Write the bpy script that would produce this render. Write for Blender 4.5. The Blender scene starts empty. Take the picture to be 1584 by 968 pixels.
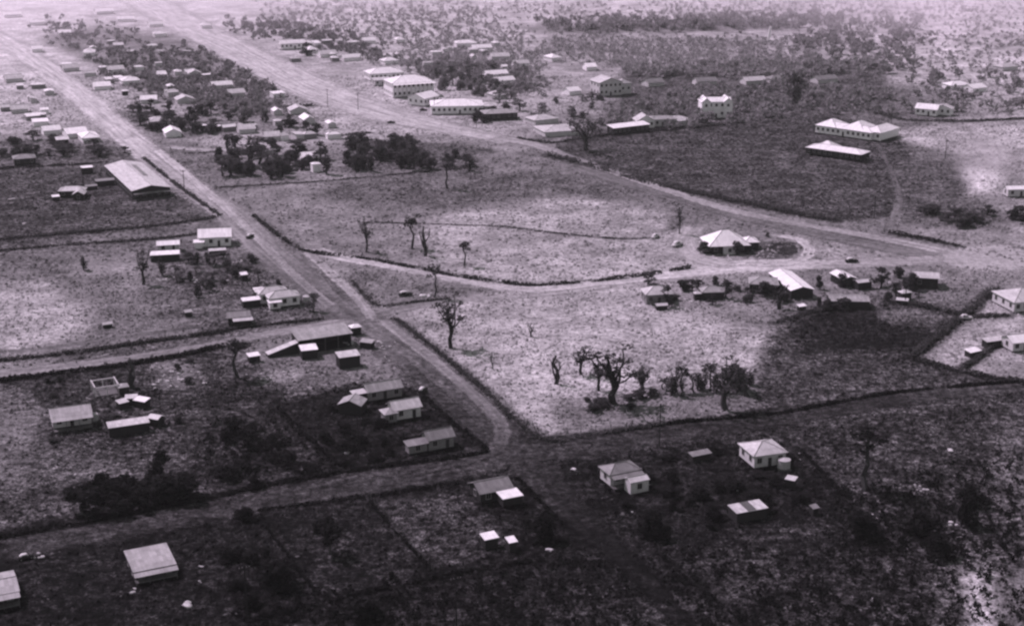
import bpy, bmesh, math, random
import numpy as np
from mathutils import Vector, Matrix, noise as mnoise

sc = bpy.context.scene
COL = sc.collection
R = math.radians

# ------------------------------------------------------------------ camera, sky, sun, exposure
H = 140.0          # metres above the ground
F = 2300.0         # focal length in pixels of the 1584 px wide photograph
PITCH = R(17.9)
cam = bpy.data.cameras.new('camera'); camo = bpy.data.objects.new('camera', cam); COL.objects.link(camo)
camo.location = (0, 0, H); camo.rotation_euler = (R(90) - PITCH, 0, 0)
cam.sensor_width = 36.0; cam.lens = F / 1584 * 36.0
cam.clip_start = 1.0; cam.clip_end = 60000
sc.camera = camo
sc.view_settings.view_transform = 'Standard'; sc.view_settings.look = 'None'
sc.view_settings.exposure = 0.0; sc.view_settings.gamma = 1.0
sc.render.film_transparent = False
sc.cycles.filter_width = 2.5
sc.cycles.max_bounces = 7; sc.cycles.volume_bounces = 5; sc.cycles.transparent_max_bounces = 12

SUN_HEAD, SUN_EL = R(-33), R(51)            # the way the light travels over the ground, and its height
sdir = Vector((math.cos(SUN_HEAD) * math.cos(SUN_EL), math.sin(SUN_HEAD) * math.cos(SUN_EL), -math.sin(SUN_EL)))
sl = bpy.data.lights.new('sun', 'SUN'); sl.energy = 5.0; sl.angle = R(0.6); sl.color = (1.0, 0.80, 1.01)
so = bpy.data.objects.new('sun', sl); COL.objects.link(so)
so.rotation_euler = sdir.to_track_quat('-Z', 'Y').to_euler(); so.location = (-200, 300, 600)
w = bpy.data.worlds.new('World'); sc.world = w; w.use_nodes = True
nt = w.node_tree; nt.nodes.clear()
sky = nt.nodes.new('ShaderNodeTexSky'); sky.sky_type = 'NISHITA'; sky.sun_disc = False
sky.sun_elevation = SUN_EL; sky.sun_rotation = math.atan2(-sdir.x, -sdir.y)
hs = nt.nodes.new('ShaderNodeHueSaturation'); hs.inputs['Saturation'].default_value = 0.06
bg = nt.nodes.new('ShaderNodeBackground'); bg.inputs['Strength'].default_value = 0.10
wo = nt.nodes.new('ShaderNodeOutputWorld')
nt.links.new(sky.outputs[0], hs.inputs['Color']); nt.links.new(hs.outputs[0], bg.inputs[0]); nt.links.new(bg.outputs[0], wo.inputs[0])

# calibration used when a ground tone is turned into an albedo
E_WHITE = 1.32       # radiance of a sunlit surface of albedo 1
SIG = 0.000042        # haze per metre
L_HAZE = 0.66

# ------------------------------------------------------------------ helpers: placing on the ground
cp, sp = math.cos(PITCH), math.sin(PITCH)
def at(px, py, z=0.0):
    dx = (px - 792) / F; v = (484 - py) / F
    d = Vector((dx, cp + v * sp, -sp + v * cp))
    t = (z - H) / d.z
    return Vector((d.x * t, d.y * t, z))
def pix(x, y, z=0.0):
    x = np.asarray(x, float); y = np.asarray(y, float)
    yc = y * cp - (z - H) * sp; yc = np.maximum(yc, 1.0)
    v = y * sp + (z - H) * cp
    return 792 + F * x / yc, 484 - F * v / yc
def scale_at(py):            # pixels per metre
    return 0.0068 * (py + 260)

rng = np.random.default_rng(7)
# value noise (vectorised)
_T = np.random.default_rng(3).random((256, 256))
def vnoise(x, y, s):
    x = np.asarray(x) / s + 1000.0; y = np.asarray(y) / s + 1000.0
    xi = np.floor(x).astype(int); yi = np.floor(y).astype(int); fx = x - xi; fy = y - yi
    fx = fx * fx * (3 - 2 * fx); fy = fy * fy * (3 - 2 * fy)
    a = _T[xi % 256, yi % 256]; b = _T[(xi + 1) % 256, yi % 256]; c = _T[xi % 256, (yi + 1) % 256]; d = _T[(xi + 1) % 256, (yi + 1) % 256]
    return (a * (1 - fx) + b * fx) * (1 - fy) + (c * (1 - fx) + d * fx) * fy
def fnoise(x, y, s):
    return (vnoise(x, y, s) * 0.5 + vnoise(x + 37, y - 11, s / 2.1) * 0.3 + vnoise(x - 71, y + 19, s / 4.3) * 0.2) - 0.5

# ------------------------------------------------------------------ the colour of soil, grass and crops over the district, with near exposure fall-off and smoke glow put in
GX = np.array([-200, 0, 200, 400, 600, 800, 1000, 1200, 1400, 1584, 1800])
GY = np.array([-200, 0, 50, 100, 150, 200, 250, 300, 400, 500, 600, 700, 800, 900, 968, 1100])
GT = np.array([  # near rows darkened: exposure fall-off put into the ground tone
 [200,200,200,195,190,185,185,190,205,200,200],
 [205,210,208,204,196,188,192,198,205,200,200],
 [205,210,192,186,190,186,170,168,195,200,200],
 [200,200,175,160,175,160,150,130,180,195,190],
 [190,190,160,150,170,158,125,105,120,168,170],
 [165,165,150,145,160,150,100,85,100,150,150],
 [85,85,100,128,120,115,100,78,95,150,150],
 [72,80,95,125,125,130,112,100,100,130,130],
 [108,108,108,112,140,150,150,135,135,145,145],
 [140,140,100,100,128,152,150,118,75,120,120],
 [120,115,68,66,85,148,135,80,62,68,75],
 [66,68,54,38,38,50,45,44,55,72,80],
 [28,27,26,24,30,30,28,32,46,64,80],
 [22,21,24,28,36,38,44,46,52,100,105],
 [26,25,27,34,42,42,48,52,55,105,105],
 [26,25,27,34,42,42,48,52,55,105,105]], float)
# (outline, tone, softness in px of the photo)
FIELDS = [
 ([(-40,215),(120,222),(200,228),(195,250),(120,262),(-40,258)], 100, 5),
 ([(-40,262),(160,258),(215,300),(320,308),(345,330),(250,348),(-40,390)], 72, 5),
 ([(295,290),(345,325),(262,332),(280,318)], 96, 4),
 ([(-40,388),(330,345),(345,380),(370,390),(430,430),(500,490),(300,520),(-40,560)], 108, 8),
 ([(-40,450),(60,440),(140,470),(130,510),(60,535),(-40,548)], 165, 30),
 ([(90,395),(230,400),(215,470),(120,460)], 126, 22),
 ([(235,395),(330,395),(420,400),(500,480),(440,495),(330,520),(290,470)], 86, 12),
 ([(380,292),(500,268),(640,290),(700,310),(700,350),(640,400),(480,388),(430,350)], 128, 8),
 ([(540,215),(735,225),(770,235),(720,262),(540,262)], 84, 4),
 ([(560,270),(720,250),(860,262),(960,285),(1000,300),(900,302),(700,318),(560,322),(480,300)], 98, 9),
 ([(740,240),(850,245),(900,265),(760,268)], 122, 6),
 ([(650,340),(760,318),(900,306),(960,320),(1060,330),(1085,350),(1060,418),(830,438),(700,425),(640,380)], 160, 9),
 ([(1040,320),(1075,322),(1088,345),(1066,362),(1030,355)], 105, 5),
 ([(848,236),(900,206),(1060,200),(1240,172),(1390,196),(1410,240),(1385,335),(1300,345),(1150,318),(1000,282)], 72, 4),
 ([(1390,250),(1480,252),(1530,310),(1560,350),(1400,345)], 88, 16),
 ([(1385,200),(1480,192),(1600,196),(1600,236),(1490,240),(1392,218)], 162, 6),
 ([(1490,262),(1545,258),(1560,295),(1500,300)], 185, 14),
 ([(1195,232),(1230,236),(1240,300),(1200,260)], 82, 10),
 ([(600,488),(690,466),(840,455),(990,470),(1200,512),(1190,560),(1150,642),(1000,652),(850,678),(800,642),(700,545)], 156, 8),
 ([(820,560),(960,560),(1020,610),(900,640),(800,620)], 172, 20),
 ([(1190,520),(1330,500),(1420,556),(1584,600),(1400,605),(1150,640)], 64, 18),
 ([(860,625),(1150,600),(1180,640),(1000,655),(860,672)], 100, 26),
 ([(1205,500),(1280,472),(1350,470),(1460,492),(1410,556),(1240,545)], 40, 18),
 ([(1340,470),(1470,482),(1450,510),(1380,500)], 90, 10),
 ([(1424,556),(1545,452),(1600,440),(1600,596),(1500,584)], 148, 4),
 ([(540,420),(610,425),(780,446),(690,466),(585,472),(545,440)], 118, 5),
 ([(-40,590),(120,570),(345,536),(372,560),(430,635),(530,722),(300,776),(90,800),(-40,830)], 62, 8),
 ([(-40,595),(40,595),(70,640),(60,700),(70,740),(-40,760)], 102, 25),
 ([(235,560),(300,555),(310,600),(250,610)], 112, 12),
 ([(60,575),(190,560),(150,610),(60,625)], 58, 10),
 ([(70,600),(300,600),(330,660),(240,700),(90,690)], 58, 14),
 ([(80,690),(230,655),(330,700),(270,730),(120,760)], 66, 18),
 ([(20,700),(120,690),(250,745),(120,750)], 84, 18),
 ([(375,545),(430,520),(560,500),(600,560),(620,590),(520,600),(440,610)], 112, 8),
 ([(330,590),(440,600),(535,724),(350,762),(290,740),(320,660)], 46, 20),
 ([(395,575),(470,570),(460,590),(410,592)], 155, 6),
 ([(445,625),(560,590),(650,600),(745,688),(740,702),(530,728)], 28, 9),
 ([(545,650),(700,640),(735,690),(640,700)], 34, 8),
 ([(580,776),(715,757),(800,850),(668,878)], 62, 4),
 ([(410,812),(566,780),(655,884),(492,916)], 40, 4),
 ([(180,890),(200,905),(470,800),(405,820),(380,960),(210,966)], 24, 6),
 ([(880,716),(1100,680),(1230,690),(1310,770),(1200,812),(1000,830)], 28, 18),
 ([(1000,860),(1200,820),(1400,860),(1400,990),(1000,990)], 50, 24),
 ([(1490,890),(1535,880),(1545,990),(1505,990)], 185, 14),  # pale film blemish put into the ground tone
 ([(1240,700),(1400,640),(1584,620),(1600,760),(1400,780),(1300,770)], 56, 14),
 ([(1540,640),(1600,630),(1600,860),(1560,800)], 88, 20),
 ([(1425,-30),(1500,-30),(1495,60),(1450,80)], 215, 20),  # brightness of the smoke plume put into the ground tone
 ([(790,40),(1010,36),(1200,30),(1240,44),(1000,52),(830,52)], 135, 5),
 ([(1180,60),(1240,60),(1222,85),(1190,80)], 180, 5),
 ([(960,112),(1200,100),(1370,108),(1370,165),(1220,175),(1000,200),(960,170)], 92, 9),
 ([(850,55),(1180,60),(1180,95),(960,110),(840,90)], 152, 9),
 ([(0,235),(60,228),(55,245),(10,250)], 120, 5),
 ([(60,60),(150,40),(290,60),(440,140),(510,200),(420,205),(330,190),(240,150)], 138, 9),
 ([(180,175),(240,170),(400,200),(330,215),(250,215)], 105, 7),
 ([(290,215),(390,205),(560,208),(540,222),(470,226),(330,236)], 158, 4),
]
def seg_dist(px, py, poly, closed=True):
    d = np.full(px.shape, 1e9); n = len(poly)
    for i in range(n if closed else n - 1):
        ax, ay = poly[i]; bx, by = poly[(i + 1) % n]
        vx, vy = bx - ax, by - ay; L = vx * vx + vy * vy + 1e-9
        t = np.clip(((px - ax) * vx + (py - ay) * vy) / L, 0, 1)
        d = np.minimum(d, np.hypot(px - ax - t * vx, py - ay - t * vy))
    return d
def inside(px, py, poly):
    c = np.zeros(px.shape, bool); n = len(poly); j = n - 1
    for i in range(n):
        xi, yi = poly[i]; xj, yj = poly[j]
        if yi != yj:
            c ^= ((yi > py) != (yj > py)) & (px < (xj - xi) * (py - yi) / (yj - yi) + xi)
        j = i
    return c
def lin(t):
    t = np.clip(np.asarray(t, float) / 255.0, 0, 1)
    return np.where(t <= 0.04045, t / 12.92, ((t + 0.055) / 1.055) ** 2.4)
def tone_map(x, y):
    """tone of the ground at world points"""
    px, py = pix(x, y)
    wx = fnoise(x, y, 40) * 26; wy = fnoise(x + 500, y, 40) * 14
    qx = np.clip(px + wx, GX[0], GX[-1] - 1e-3); qy = np.clip(py + wy, GY[0], GY[-1] - 1e-3)
    i = np.clip(np.searchsorted(GX, qx, 'right') - 1, 0, len(GX) - 2); j = np.clip(np.searchsorted(GY, qy, 'right') - 1, 0, len(GY) - 2)
    fx = (qx - GX[i]) / (GX[i + 1] - GX[i]); fy = (qy - GY[j]) / (GY[j + 1] - GY[j])
    t = (GT[j, i] * (1 - fx) + GT[j, i + 1] * fx) * (1 - fy) + (GT[j + 1, i] * (1 - fx) + GT[j + 1, i + 1] * fx) * fy
    for poly, tone, soft in FIELDS:
        xs = [p[0] for p in poly]; ys = [p[1] for p in poly]
        m = (px > min(xs) - soft * 2) & (px < max(xs) + soft * 2) & (py > min(ys) - soft * 2) & (py < max(ys) + soft * 2)
        if not m.any(): continue
        ax = px[m] + wx[m] * soft / 26; ay = py[m] + wy[m] * soft / 20
        ins = inside(ax, ay, poly); d = seg_dist(ax, ay, poly); d = np.where(ins, d, -d)
        k = np.clip(d / soft * 0.5 + 0.5, 0, 1); k = k * k * (3 - 2 * k)
        t[m] = t[m] * (1 - k) + tone * k
    t = t * (1 + fnoise(x, y, 22) * 0.34 + fnoise(x, y + 300, 7) * 0.36)
    t = hedge_ground(t, x, y)
    return t
def tone_to_albedo(t, x, y):
    dist = np.sqrt(np.asarray(x) ** 2 + np.asarray(y) ** 2 + H * H)
    T = np.exp(-SIG * dist)
    a = (lin(t) - L_HAZE * (1 - T)) / (E_WHITE * T)
    return np.clip(a, 0.0055, 0.56)
# lines of rank grass and scrub along ditches and fences: (line in the photo, half width, height, label)
HD = [
 ([(392,335),(440,372),(480,391),(560,400),(640,415),(720,430),(800,441),(850,441),(960,431),(1068,415)], 1.0, 1.5, 'long dark hedge along the bottom of the bright paddock'),
 ([(848,240),(905,255),(1000,283),(1110,306),(1200,325),(1290,341),(1312,336)], 2.5, 2.4, 'black hedge between the highway and the dark green field'),
 ([(1372,360),(1430,370),(1484,382)], 1.6, 1.6, 'dark hedge beside the highway near the right junction'),
 ([(612,494),(660,530),(705,568),(757,610),(793,647),(845,682),(930,671),(1030,656)], 1.0, 1.1, 'dark hedge round the corner of the big pale field'),
 ([(1030,656),(1200,640),(1300,622),(1400,606),(1584,590)], .8, 1.0, 'dark hedge continuing right along the cross street'),
 ([(545,435),(582,472),(640,468),(692,462)], .6, .8, 'thin hedge round the grass triangle'),
 ([(-20,561),(120,545),(260,525),(350,513)], 1.3, 1.2, 'dark hedge on the upper side of the side street'),
 ([(-20,592),(90,578),(190,566),(280,550),(345,536)], 1.4, 1.3, 'dark hedge on the lower side of the side street'),
 ([(340,512),(400,504),(500,494)], .8, 1.0, 'dark hedge above the big open shed'),
 ([(570,775),(610,820),(666,882)], .45, .8, 'straight thin hedge between the foreground paddocks'),
 ([(380,962),(470,940),(560,918),(650,898),(740,882),(820,868)], .8, 1.0, 'dark hedge along the bottom of the foreground paddocks'),
 ([(430,630),(480,680),(528,724)], .6, .8, 'thin hedge left of the dark triangular block'),
 ([(650,608),(700,655),(748,692),(740,702),(640,716),(530,730),(400,754),(300,776)], 1.0, 1.1, 'black hedge round the point of the dark triangular block'),
 ([(1542,448),(1480,498),(1410,552)], 2.0, 2.2, 'straight dark hedge at the left of the right lots'),
 ([(1412,553),(1470,572),(1530,584),(1590,594)], 1.5, 1.4, 'dark hedge at the bottom of the right lots'),
 ([(1555,525),(1525,545),(1490,570)], 1.2, 1.6, 'short dark hedge inside the right lots'),
 ([(1380,468),(1440,476),(1500,490),(1560,488)], 1.4, 1.4, 'dark hedge below the roadside row cottages'),
 ([(-20,372),(120,360),(240,350),(336,336)], 1.6, 1.2, 'dark band of rank grass along the dark lane'),
 ([(-20,390),(120,378),(240,370),(310,362)], 1.2, 1.0, 'lower dark band of rank grass along the dark lane'),
 ([(-20,262),(60,258),(165,252)], 1.2, 1.2, 'dark hedge across the far left yards'),
 ([(222,245),(262,278),(300,306),(340,334)], 1.3, 1.4, 'dark hedge between the hall and the main road'),
 ([(823,357),(880,363),(960,370),(1010,368)], .5, .6, 'thin line of scrub across the bright paddock'),
 ([(560,344),(640,346),(700,348),(770,350),(823,356)], .35, .4, 'faint line of scrub left in the paddock'),
 ([(1240,698),(1275,735),(1312,772)], .8, .8, 'dark line of scrub right of the pyramid roofed house'),
 ([(912,722),(945,762),(980,800)], .5, .7, 'thin hedge below the grey hipped house'),
 ([(800,740),(835,775),(870,812)], .8, .9, 'black hedge left of the foreground track'),
 ([(1020,858),(1070,900),(1110,930),(1160,975)], .5, .5, 'furrow of dark scrub in the near foreground'),
 ([(410,812),(450,865),(490,918)], .6, .7, 'hedge on the left of the lower paddock'),
 ([(-20,835),(100,815),(220,792),(330,768)], 1.2, 1.1, 'black hedge on the upper side of the foreground street'),
 ([(400,790),(540,772),(640,758),(730,742)], .9, .9, 'black hedge on the lower side of the foreground street'),
 ([(285,238),(330,236),(340,232)], .8, .8, 'thin hedge by the grassy corner above the grove'),
 ([(340,290),(480,282),(560,275),(700,262)], .8, .6, 'faint dark strip across the top of the paddock'),
 ([(800,214),(850,222),(890,216),(935,210)], 1.2, 1.6, 'dark hedge in front of the broad dull building'),
 ([(940,208),(1000,204),(1060,198),(1120,194)], 1.8, 2.0, 'dark hedge under the long bright store'),
 ([(515,212),(545,208),(575,206)], 1.4, 1.2, 'short dark hedge above the boulevard grass tongue'),
 ([(440,166),(482,164)], 2.0, 1.6, 'short dark hedge on the boulevard tongue'),
 ([(1200,500),(1280,478),(1340,476)], 1.2, 1.3, 'dark scrub line at the top of the black field'),
 ([(1340,170),(1400,186),(1500,188),(1584,184)], 1.8, 1.6, 'dark hedge above the pale right field'),
]
_HG = []
def hedge_ground(t, x, y):
    """rank dark grass grows in a strip along every hedge"""
    if not _HG:
        for h in HD: _HG.append((np.array([at(a, b)[:2] for a, b in h[0]]), h[1]))
    for A, hw in _HG:
        r = hw * 1.7 + .8
        m = (x > A[:, 0].min() - r) & (x < A[:, 0].max() + r) & (y > A[:, 1].min() - r) & (y < A[:, 1].max() + r); idx = np.nonzero(m)[0]
        if not len(idx): continue
        d = seg_dist(x[idx], y[idx], [tuple(p) for p in A], False)
        t[idx] *= 1 - .58 * np.clip(1.5 - 1.6 * d / r, 0, 1) * np.clip(vnoise(x[idx], y[idx], 9) * 2.2 - .1, .25, 1)
    return t
def albedo(x, y):
    return tone_to_albedo(tone_map(x, y), x, y)

# ------------------------------------------------------------------ object helpers
def tag(o, label=None, cat=None, group=None, kind=None):
    if label: o['label'] = label
    if cat: o['category'] = cat
    if group: o['group'] = group
    if kind: o['kind'] = kind
    return o
def empty(name, loc=(0, 0, 0), rz=0.0, label=None, cat=None, group=None, scl=None):
    o = bpy.data.objects.new(name, None); o.empty_display_size = 0.5; COL.objects.link(o)
    o.location = loc; o.rotation_euler = (0, 0, rz)
    if scl: o.scale = scl
    return tag(o, label, cat, group)
def link(name, me, parent=None, loc=None, rz=0.0):
    o = bpy.data.objects.new(name, me); COL.objects.link(o)
    if parent: o.parent = parent
    if loc is not None: o.location = loc
    o.rotation_euler = (0, 0, rz)
    return o
def mesh_np(name, verts, faces, mat, attr=None, smooth=False):
    """faces: (n,k) int array"""
    me = bpy.data.meshes.new(name); verts = np.asarray(verts, np.float32); faces = np.asarray(faces, np.int32)
    n, k = faces.shape
    me.vertices.add(len(verts)); me.vertices.foreach_set('co', verts.ravel())
    me.loops.add(n * k); me.loops.foreach_set('vertex_index', faces.ravel())
    me.polygons.add(n); me.polygons.foreach_set('loop_start', np.arange(0, n * k, k, dtype=np.int32))
    me.polygons.foreach_set('loop_total', np.full(n, k, np.int32))
    if attr:
        for an, val in attr.items():
            a = me.attributes.new(an, 'FLOAT', 'POINT'); a.data.foreach_set('value', np.asarray(val, np.float32))
    me.update(calc_edges=True); me.validate()
    if smooth: me.polygons.foreach_set('use_smooth', np.ones(n, bool))
    if mat: me.materials.append(mat)
    return me
class MB:
    """collects boxes, quads and tubes in one mesh"""
    def __init__(s): s.v = []; s.f = []
    def quad(s, *p):
        b = len(s.v); s.v += [tuple(q) for q in p]; s.f.append(tuple(range(b, b + len(p))))
    def box(s, x0, x1, y0, y1, z0, z1):
        b = len(s.v)
        s.v += [(x, y, z) for z in (z0, z1) for x, y in ((x0, y0), (x1, y0), (x1, y1), (x0, y1))]
        s.f += [(b, b + 3, b + 2, b + 1), (b + 4, b + 5, b + 6, b + 7)] + [(b + i, b + (i + 1) % 4, b + 4 + (i + 1) % 4, b + 4 + i) for i in range(4)]
    def slab(s, p, t):
        """quad/tri p (counter clockwise from above) given thickness t downwards"""
        b = len(s.v); n = len(p)
        s.v += [tuple(q) for q in p] + [(q[0], q[1], q[2] - t) for q in p]
        s.f.append(tuple(range(b, b + n))); s.f.append(tuple(reversed(range(b + n, b + 2 * n))))
        for i in range(n): s.f.append((b + i, b + n + i, b + n + (i + 1) % n, b + (i + 1) % n))
    def tube(s, p, q, r0, r1, n=6, cap=True):
        p = Vector(p); q = Vector(q); d = (q - p); 
        if d.length < 1e-6: return
        d.normalize(); u = d.orthogonal().normalized(); w = d.cross(u); b = len(s.v)
        for c, r in ((p, r0), (q, r1)):
            for i in range(n):
                a = 2 * math.pi * i / n; s.v.append(tuple(c + (u * math.cos(a) + w * math.sin(a)) * r))
        for i in range(n): s.f.append((b + i, b + (i + 1) % n, b + n + (i + 1) % n, b + n + i))
        if cap: s.f.append(tuple(range(b + n, b + 2 * n))); s.f.append(tuple(reversed(range(b, b + n))))
    def mesh(s, name, mat):
        me = bpy.data.meshes.new(name); me.from_pydata(s.v, [], s.f); me.update()
        if mat: me.materials.append(mat)
        return me
    def build(s, name, mat, parent=None, loc=None, rz=0.0):
        return link(name, s.mesh(name, mat), parent, loc, rz)

# ------------------------------------------------------------------ materials
def new_mat(name):
    m = bpy.data.materials.new(name); m.use_nodes = True; n = m.node_tree; n.nodes.clear()
    out = n.nodes.new('ShaderNodeOutputMaterial'); b = n.nodes.new('ShaderNodeBsdfPrincipled')
    b.inputs['Roughness'].default_value = 0.9; b.inputs['Specular IOR Level'].default_value = 0.03
    n.links.new(b.outputs[0], out.inputs[0])
    return m, n, b, out
def N(n, t, **kw):
    o = n.nodes.new(t)
    for k, v in kw.items():
        if k in o.inputs: o.inputs[k].default_value = v
        else: setattr(o, k, v)
    return o
def math_(n, op, a, b=None):
    o = n.nodes.new('ShaderNodeMath'); o.operation = op
    for i, s in enumerate((a, b)):
        if s is None: continue
        if isinstance(s, (int, float)): o.inputs[i].default_value = s
        else: n.links.new(s, o.inputs[i])
    return o.outputs[0]
def mrange(n, src, a, b, c, d):
    o = n.nodes.new('ShaderNodeMapRange'); n.links.new(src, o.inputs[0])
    for i, v in zip((1, 2, 3, 4), (a, b, c, d)): o.inputs[i].default_value = v
    return o.outputs[0]
def grey(n, val, b, tint=(1.0, 0.97, 1.0)):
    c = n.nodes.new('ShaderNodeCombineXYZ')
    for i in range(3): n.links.new(math_(n, 'MULTIPLY', val, tint[i]), c.inputs[i])
    n.links.new(c.outputs[0], b.inputs['Base Color'])
def noise_tex(n, scale, detail=3, rough=0.6, coord=None, dims='3D'):
    o = n.nodes.new('ShaderNodeTexNoise'); o.inputs['Scale'].default_value = scale; o.inputs['Detail'].default_value = detail; o.inputs['Roughness'].default_value = rough
    if coord is not None: n.links.new(coord, o.inputs['Vector'])
    return o.outputs['Fac']

def ground_material(name, contrast=1.0, bump=0.5, road=False):
    # roads carry their own length and width so that wheel ruts can run along them
    m, n, b, out = new_mat(name)
    g = n.nodes.new('ShaderNodeNewGeometry').outputs['Position']
    at_ = n.nodes.new('ShaderNodeAttribute'); at_.attribute_name = 'tone'
    f1 = mrange(n, noise_tex(n, 0.55, 3, 0.7, g), 0.37, 0.63, 1 - 0.5 * contrast, 1 + 0.46 * contrast)
    f2 = mrange(n, noise_tex(n, 0.11, 3, 0.65, g), 0.36, 0.64, 1 - 0.24 * contrast, 1 + 0.24 * contrast)
    f3 = mrange(n, noise_tex(n, 1.9, 2, 0.7, g), 0.37, 0.63, 1 - 0.42 * contrast, 1 + 0.42 * contrast)
    kk = mrange(n, at_.outputs['Fac'], 0.006, 0.12, 3.0, 0.8)      # dark scrubby ground is the more broken one
    v = math_(n, 'MULTIPLY', at_.outputs['Fac'], math_(n, 'POWER', math_(n, 'MULTIPLY', math_(n, 'MULTIPLY', f1, f2), f3), kk))
    if road:
        la = n.nodes.new('ShaderNodeAttribute'); la.attribute_name = 'lat'; lo = n.nodes.new('ShaderNodeAttribute'); lo.attribute_name = 'lon'
        cx = n.nodes.new('ShaderNodeCombineXYZ'); n.links.new(math_(n, 'MULTIPLY', la.outputs['Fac'], .55), cx.inputs[0]); n.links.new(math_(n, 'MULTIPLY', lo.outputs['Fac'], .022), cx.inputs[1])
        v = math_(n, 'MULTIPLY', v, mrange(n, noise_tex(n, 1.0, 3, .65, cx.outputs[0]), .34, .66, .68, 1.34))
    grey(n, v, b)
    bp = n.nodes.new('ShaderNodeBump'); bp.inputs['Strength'].default_value = bump; bp.inputs['Distance'].default_value = 0.5
    n.links.new(noise_tex(n, 0.9, 4, 0.7, g), bp.inputs['Height']); n.links.new(bp.outputs[0], b.inputs['Normal'])
    if road:
        e = n.nodes.new('ShaderNodeAttribute'); e.attribute_name = 'edge'
        k = math_(n, 'ADD', e.outputs['Fac'], mrange(n, noise_tex(n, 0.3, 5, 0.75, g), 0.3, 0.7, -0.5, 0.5))
        k = mrange(n, k, 0.3, 0.9, 0.0, 1.0)
        tr = n.nodes.new('ShaderNodeBsdfTransparent'); mx = n.nodes.new('ShaderNodeMixShader')
        n.links.new(k, mx.inputs[0]); n.links.new(tr.outputs[0], mx.inputs[1]); n.links.new(b.outputs[0], mx.inputs[2]); n.links.new(mx.outputs[0], out.inputs[0])
    return m
M_GROUND = ground_material('ground_grass_and_soil')
M_ROAD = ground_material('dirt_road', 0.62, 0.2, True)
M_TUFT = ground_material('grass_tufts', 0.7, 0.0)

def simple(name, val, var=0.15, scale=1.5, rough=0.85, tint=(1.0, 0.97, 1.0), rand=0.0, metal=0.0):
    m, n, b, out = new_mat(name)
    tc = n.nodes.new('ShaderNodeTexCoord').outputs['Object']
    v = math_(n, 'MULTIPLY', mrange(n, noise_tex(n, scale, 4, 0.65, tc), 0.3, 0.7, 1 - var, 1 + var), val)
    if rand:
        oi = n.nodes.new('ShaderNodeObjectInfo').outputs['Random']
        v = math_(n, 'MULTIPLY', v, mrange(n, oi, 0, 1, 1 - rand, 1 + rand))
    grey(n, v, b, tint); b.inputs['Roughness'].default_value = rough; b.inputs['Metallic'].default_value = metal
    return m
def corrugated(name, val, rust=0.2):
    m, n, b, out = new_mat(name)
    tc = n.nodes.new('ShaderNodeTexCoord').outputs['Object']
    v = mrange(n, noise_tex(n, 0.5, 5, 0.7, tc), 0.35, 0.75, 1.0, 1 - rust)
    v = math_(n, 'MULTIPLY', v, mrange(n, noise_tex(n, 3.0, 3, 0.7, tc), 0.3, 0.7, 0.88, 1.1))
    sep = n.nodes.new('ShaderNodeSeparateXYZ'); n.links.new(tc, sep.inputs[0])
    sheets = math_(n, 'FRACT', math_(n, 'MULTIPLY', sep.outputs[0], 1 / 0.76))
    v = math_(n, 'MULTIPLY', v, mrange(n, sheets, 0.0, 0.12, 0.72, 1.0))
    wn = n.nodes.new('ShaderNodeTexWhiteNoise'); wn.noise_dimensions = '2D'
    cb = n.nodes.new('ShaderNodeCombineXYZ'); n.links.new(math_(n, 'FLOOR', math_(n, 'MULTIPLY', sep.outputs[0], 1 / 0.76)), cb.inputs[0]); n.links.new(math_(n, 'FLOOR', math_(n, 'MULTIPLY', sep.outputs[1], 1 / 2.4)), cb.inputs[1])
    n.links.new(cb.outputs[0], wn.inputs['Vector'])
    v = math_(n, 'MULTIPLY', v, mrange(n, wn.outputs['Value'], 0, 1, 1 - rust * .7, 1.08))
    v = math_(n, 'MULTIPLY', v, val)
    grey(n, v, b); b.inputs['Roughness'].default_value = 0.55; b.inputs['Specular IOR Level'].default_value = 0.4
    wv = n.nodes.new('ShaderNodeTexWave'); wv.inputs['Scale'].default_value = 1.3; wv.bands_direction = 'X'; n.links.new(tc, wv.inputs['Vector'])
    bp = n.nodes.new('ShaderNodeBump'); bp.inputs['Strength'].default_value = 0.35; bp.inputs['Distance'].default_value = 0.04
    n.links.new(wv.outputs['Fac'], bp.inputs['Height']); n.links.new(bp.outputs[0], b.inputs['Normal'])
    return m
def weatherboard(name, val):
    m, n, b, out = new_mat(name)
    tc = n.nodes.new('ShaderNodeTexCoord').outputs['Object']
    sep = n.nodes.new('ShaderNodeSeparateXYZ'); n.links.new(tc, sep.inputs[0])
    fr = math_(n, 'FRACT', math_(n, 'MULTIPLY', sep.outputs[2], 1 / 0.2))
    v = math_(n, 'MULTIPLY', mrange(n, fr, 0.0, 0.25, 0.7, 1.0), mrange(n, noise_tex(n, 1.1, 4, 0.7, tc), 0.3, 0.7, 0.78, 1.12))
    v = math_(n, 'MULTIPLY', v, val); grey(n, v, b)
    return m
ROOF = {k: corrugated('corrugated_iron_' + nme, v, r) for k, nme, v, r in
        (('b', 'bright', 0.72, 0.2), ('l', 'pale', 0.48, 0.32), ('m', 'dull', 0.31, 0.4), ('g', 'grey', 0.19, 0.4), ('d', 'rusty', 0.08, 0.45))}
WALL = {k: weatherboard('weatherboard_' + nme, v) for k, nme, v in
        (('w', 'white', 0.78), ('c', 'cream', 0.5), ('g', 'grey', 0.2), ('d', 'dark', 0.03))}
M_GLASS = simple('window_glass', 0.0144, 0.3, 1, 0.2)
M_FRAME = simple('window_frame_paint', 0.288, 0.1)
M_DOOR = simple('door_timber', 0.036, 0.2)
M_TIMBER = simple('weathered_timber', 0.1008, 0.3, 3)
M_PALE_TIMBER = simple('new_timber', 0.4464, 0.15, 3)
M_DARKGAP = simple('stump_timber', 0.0216, 0.3)
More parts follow.
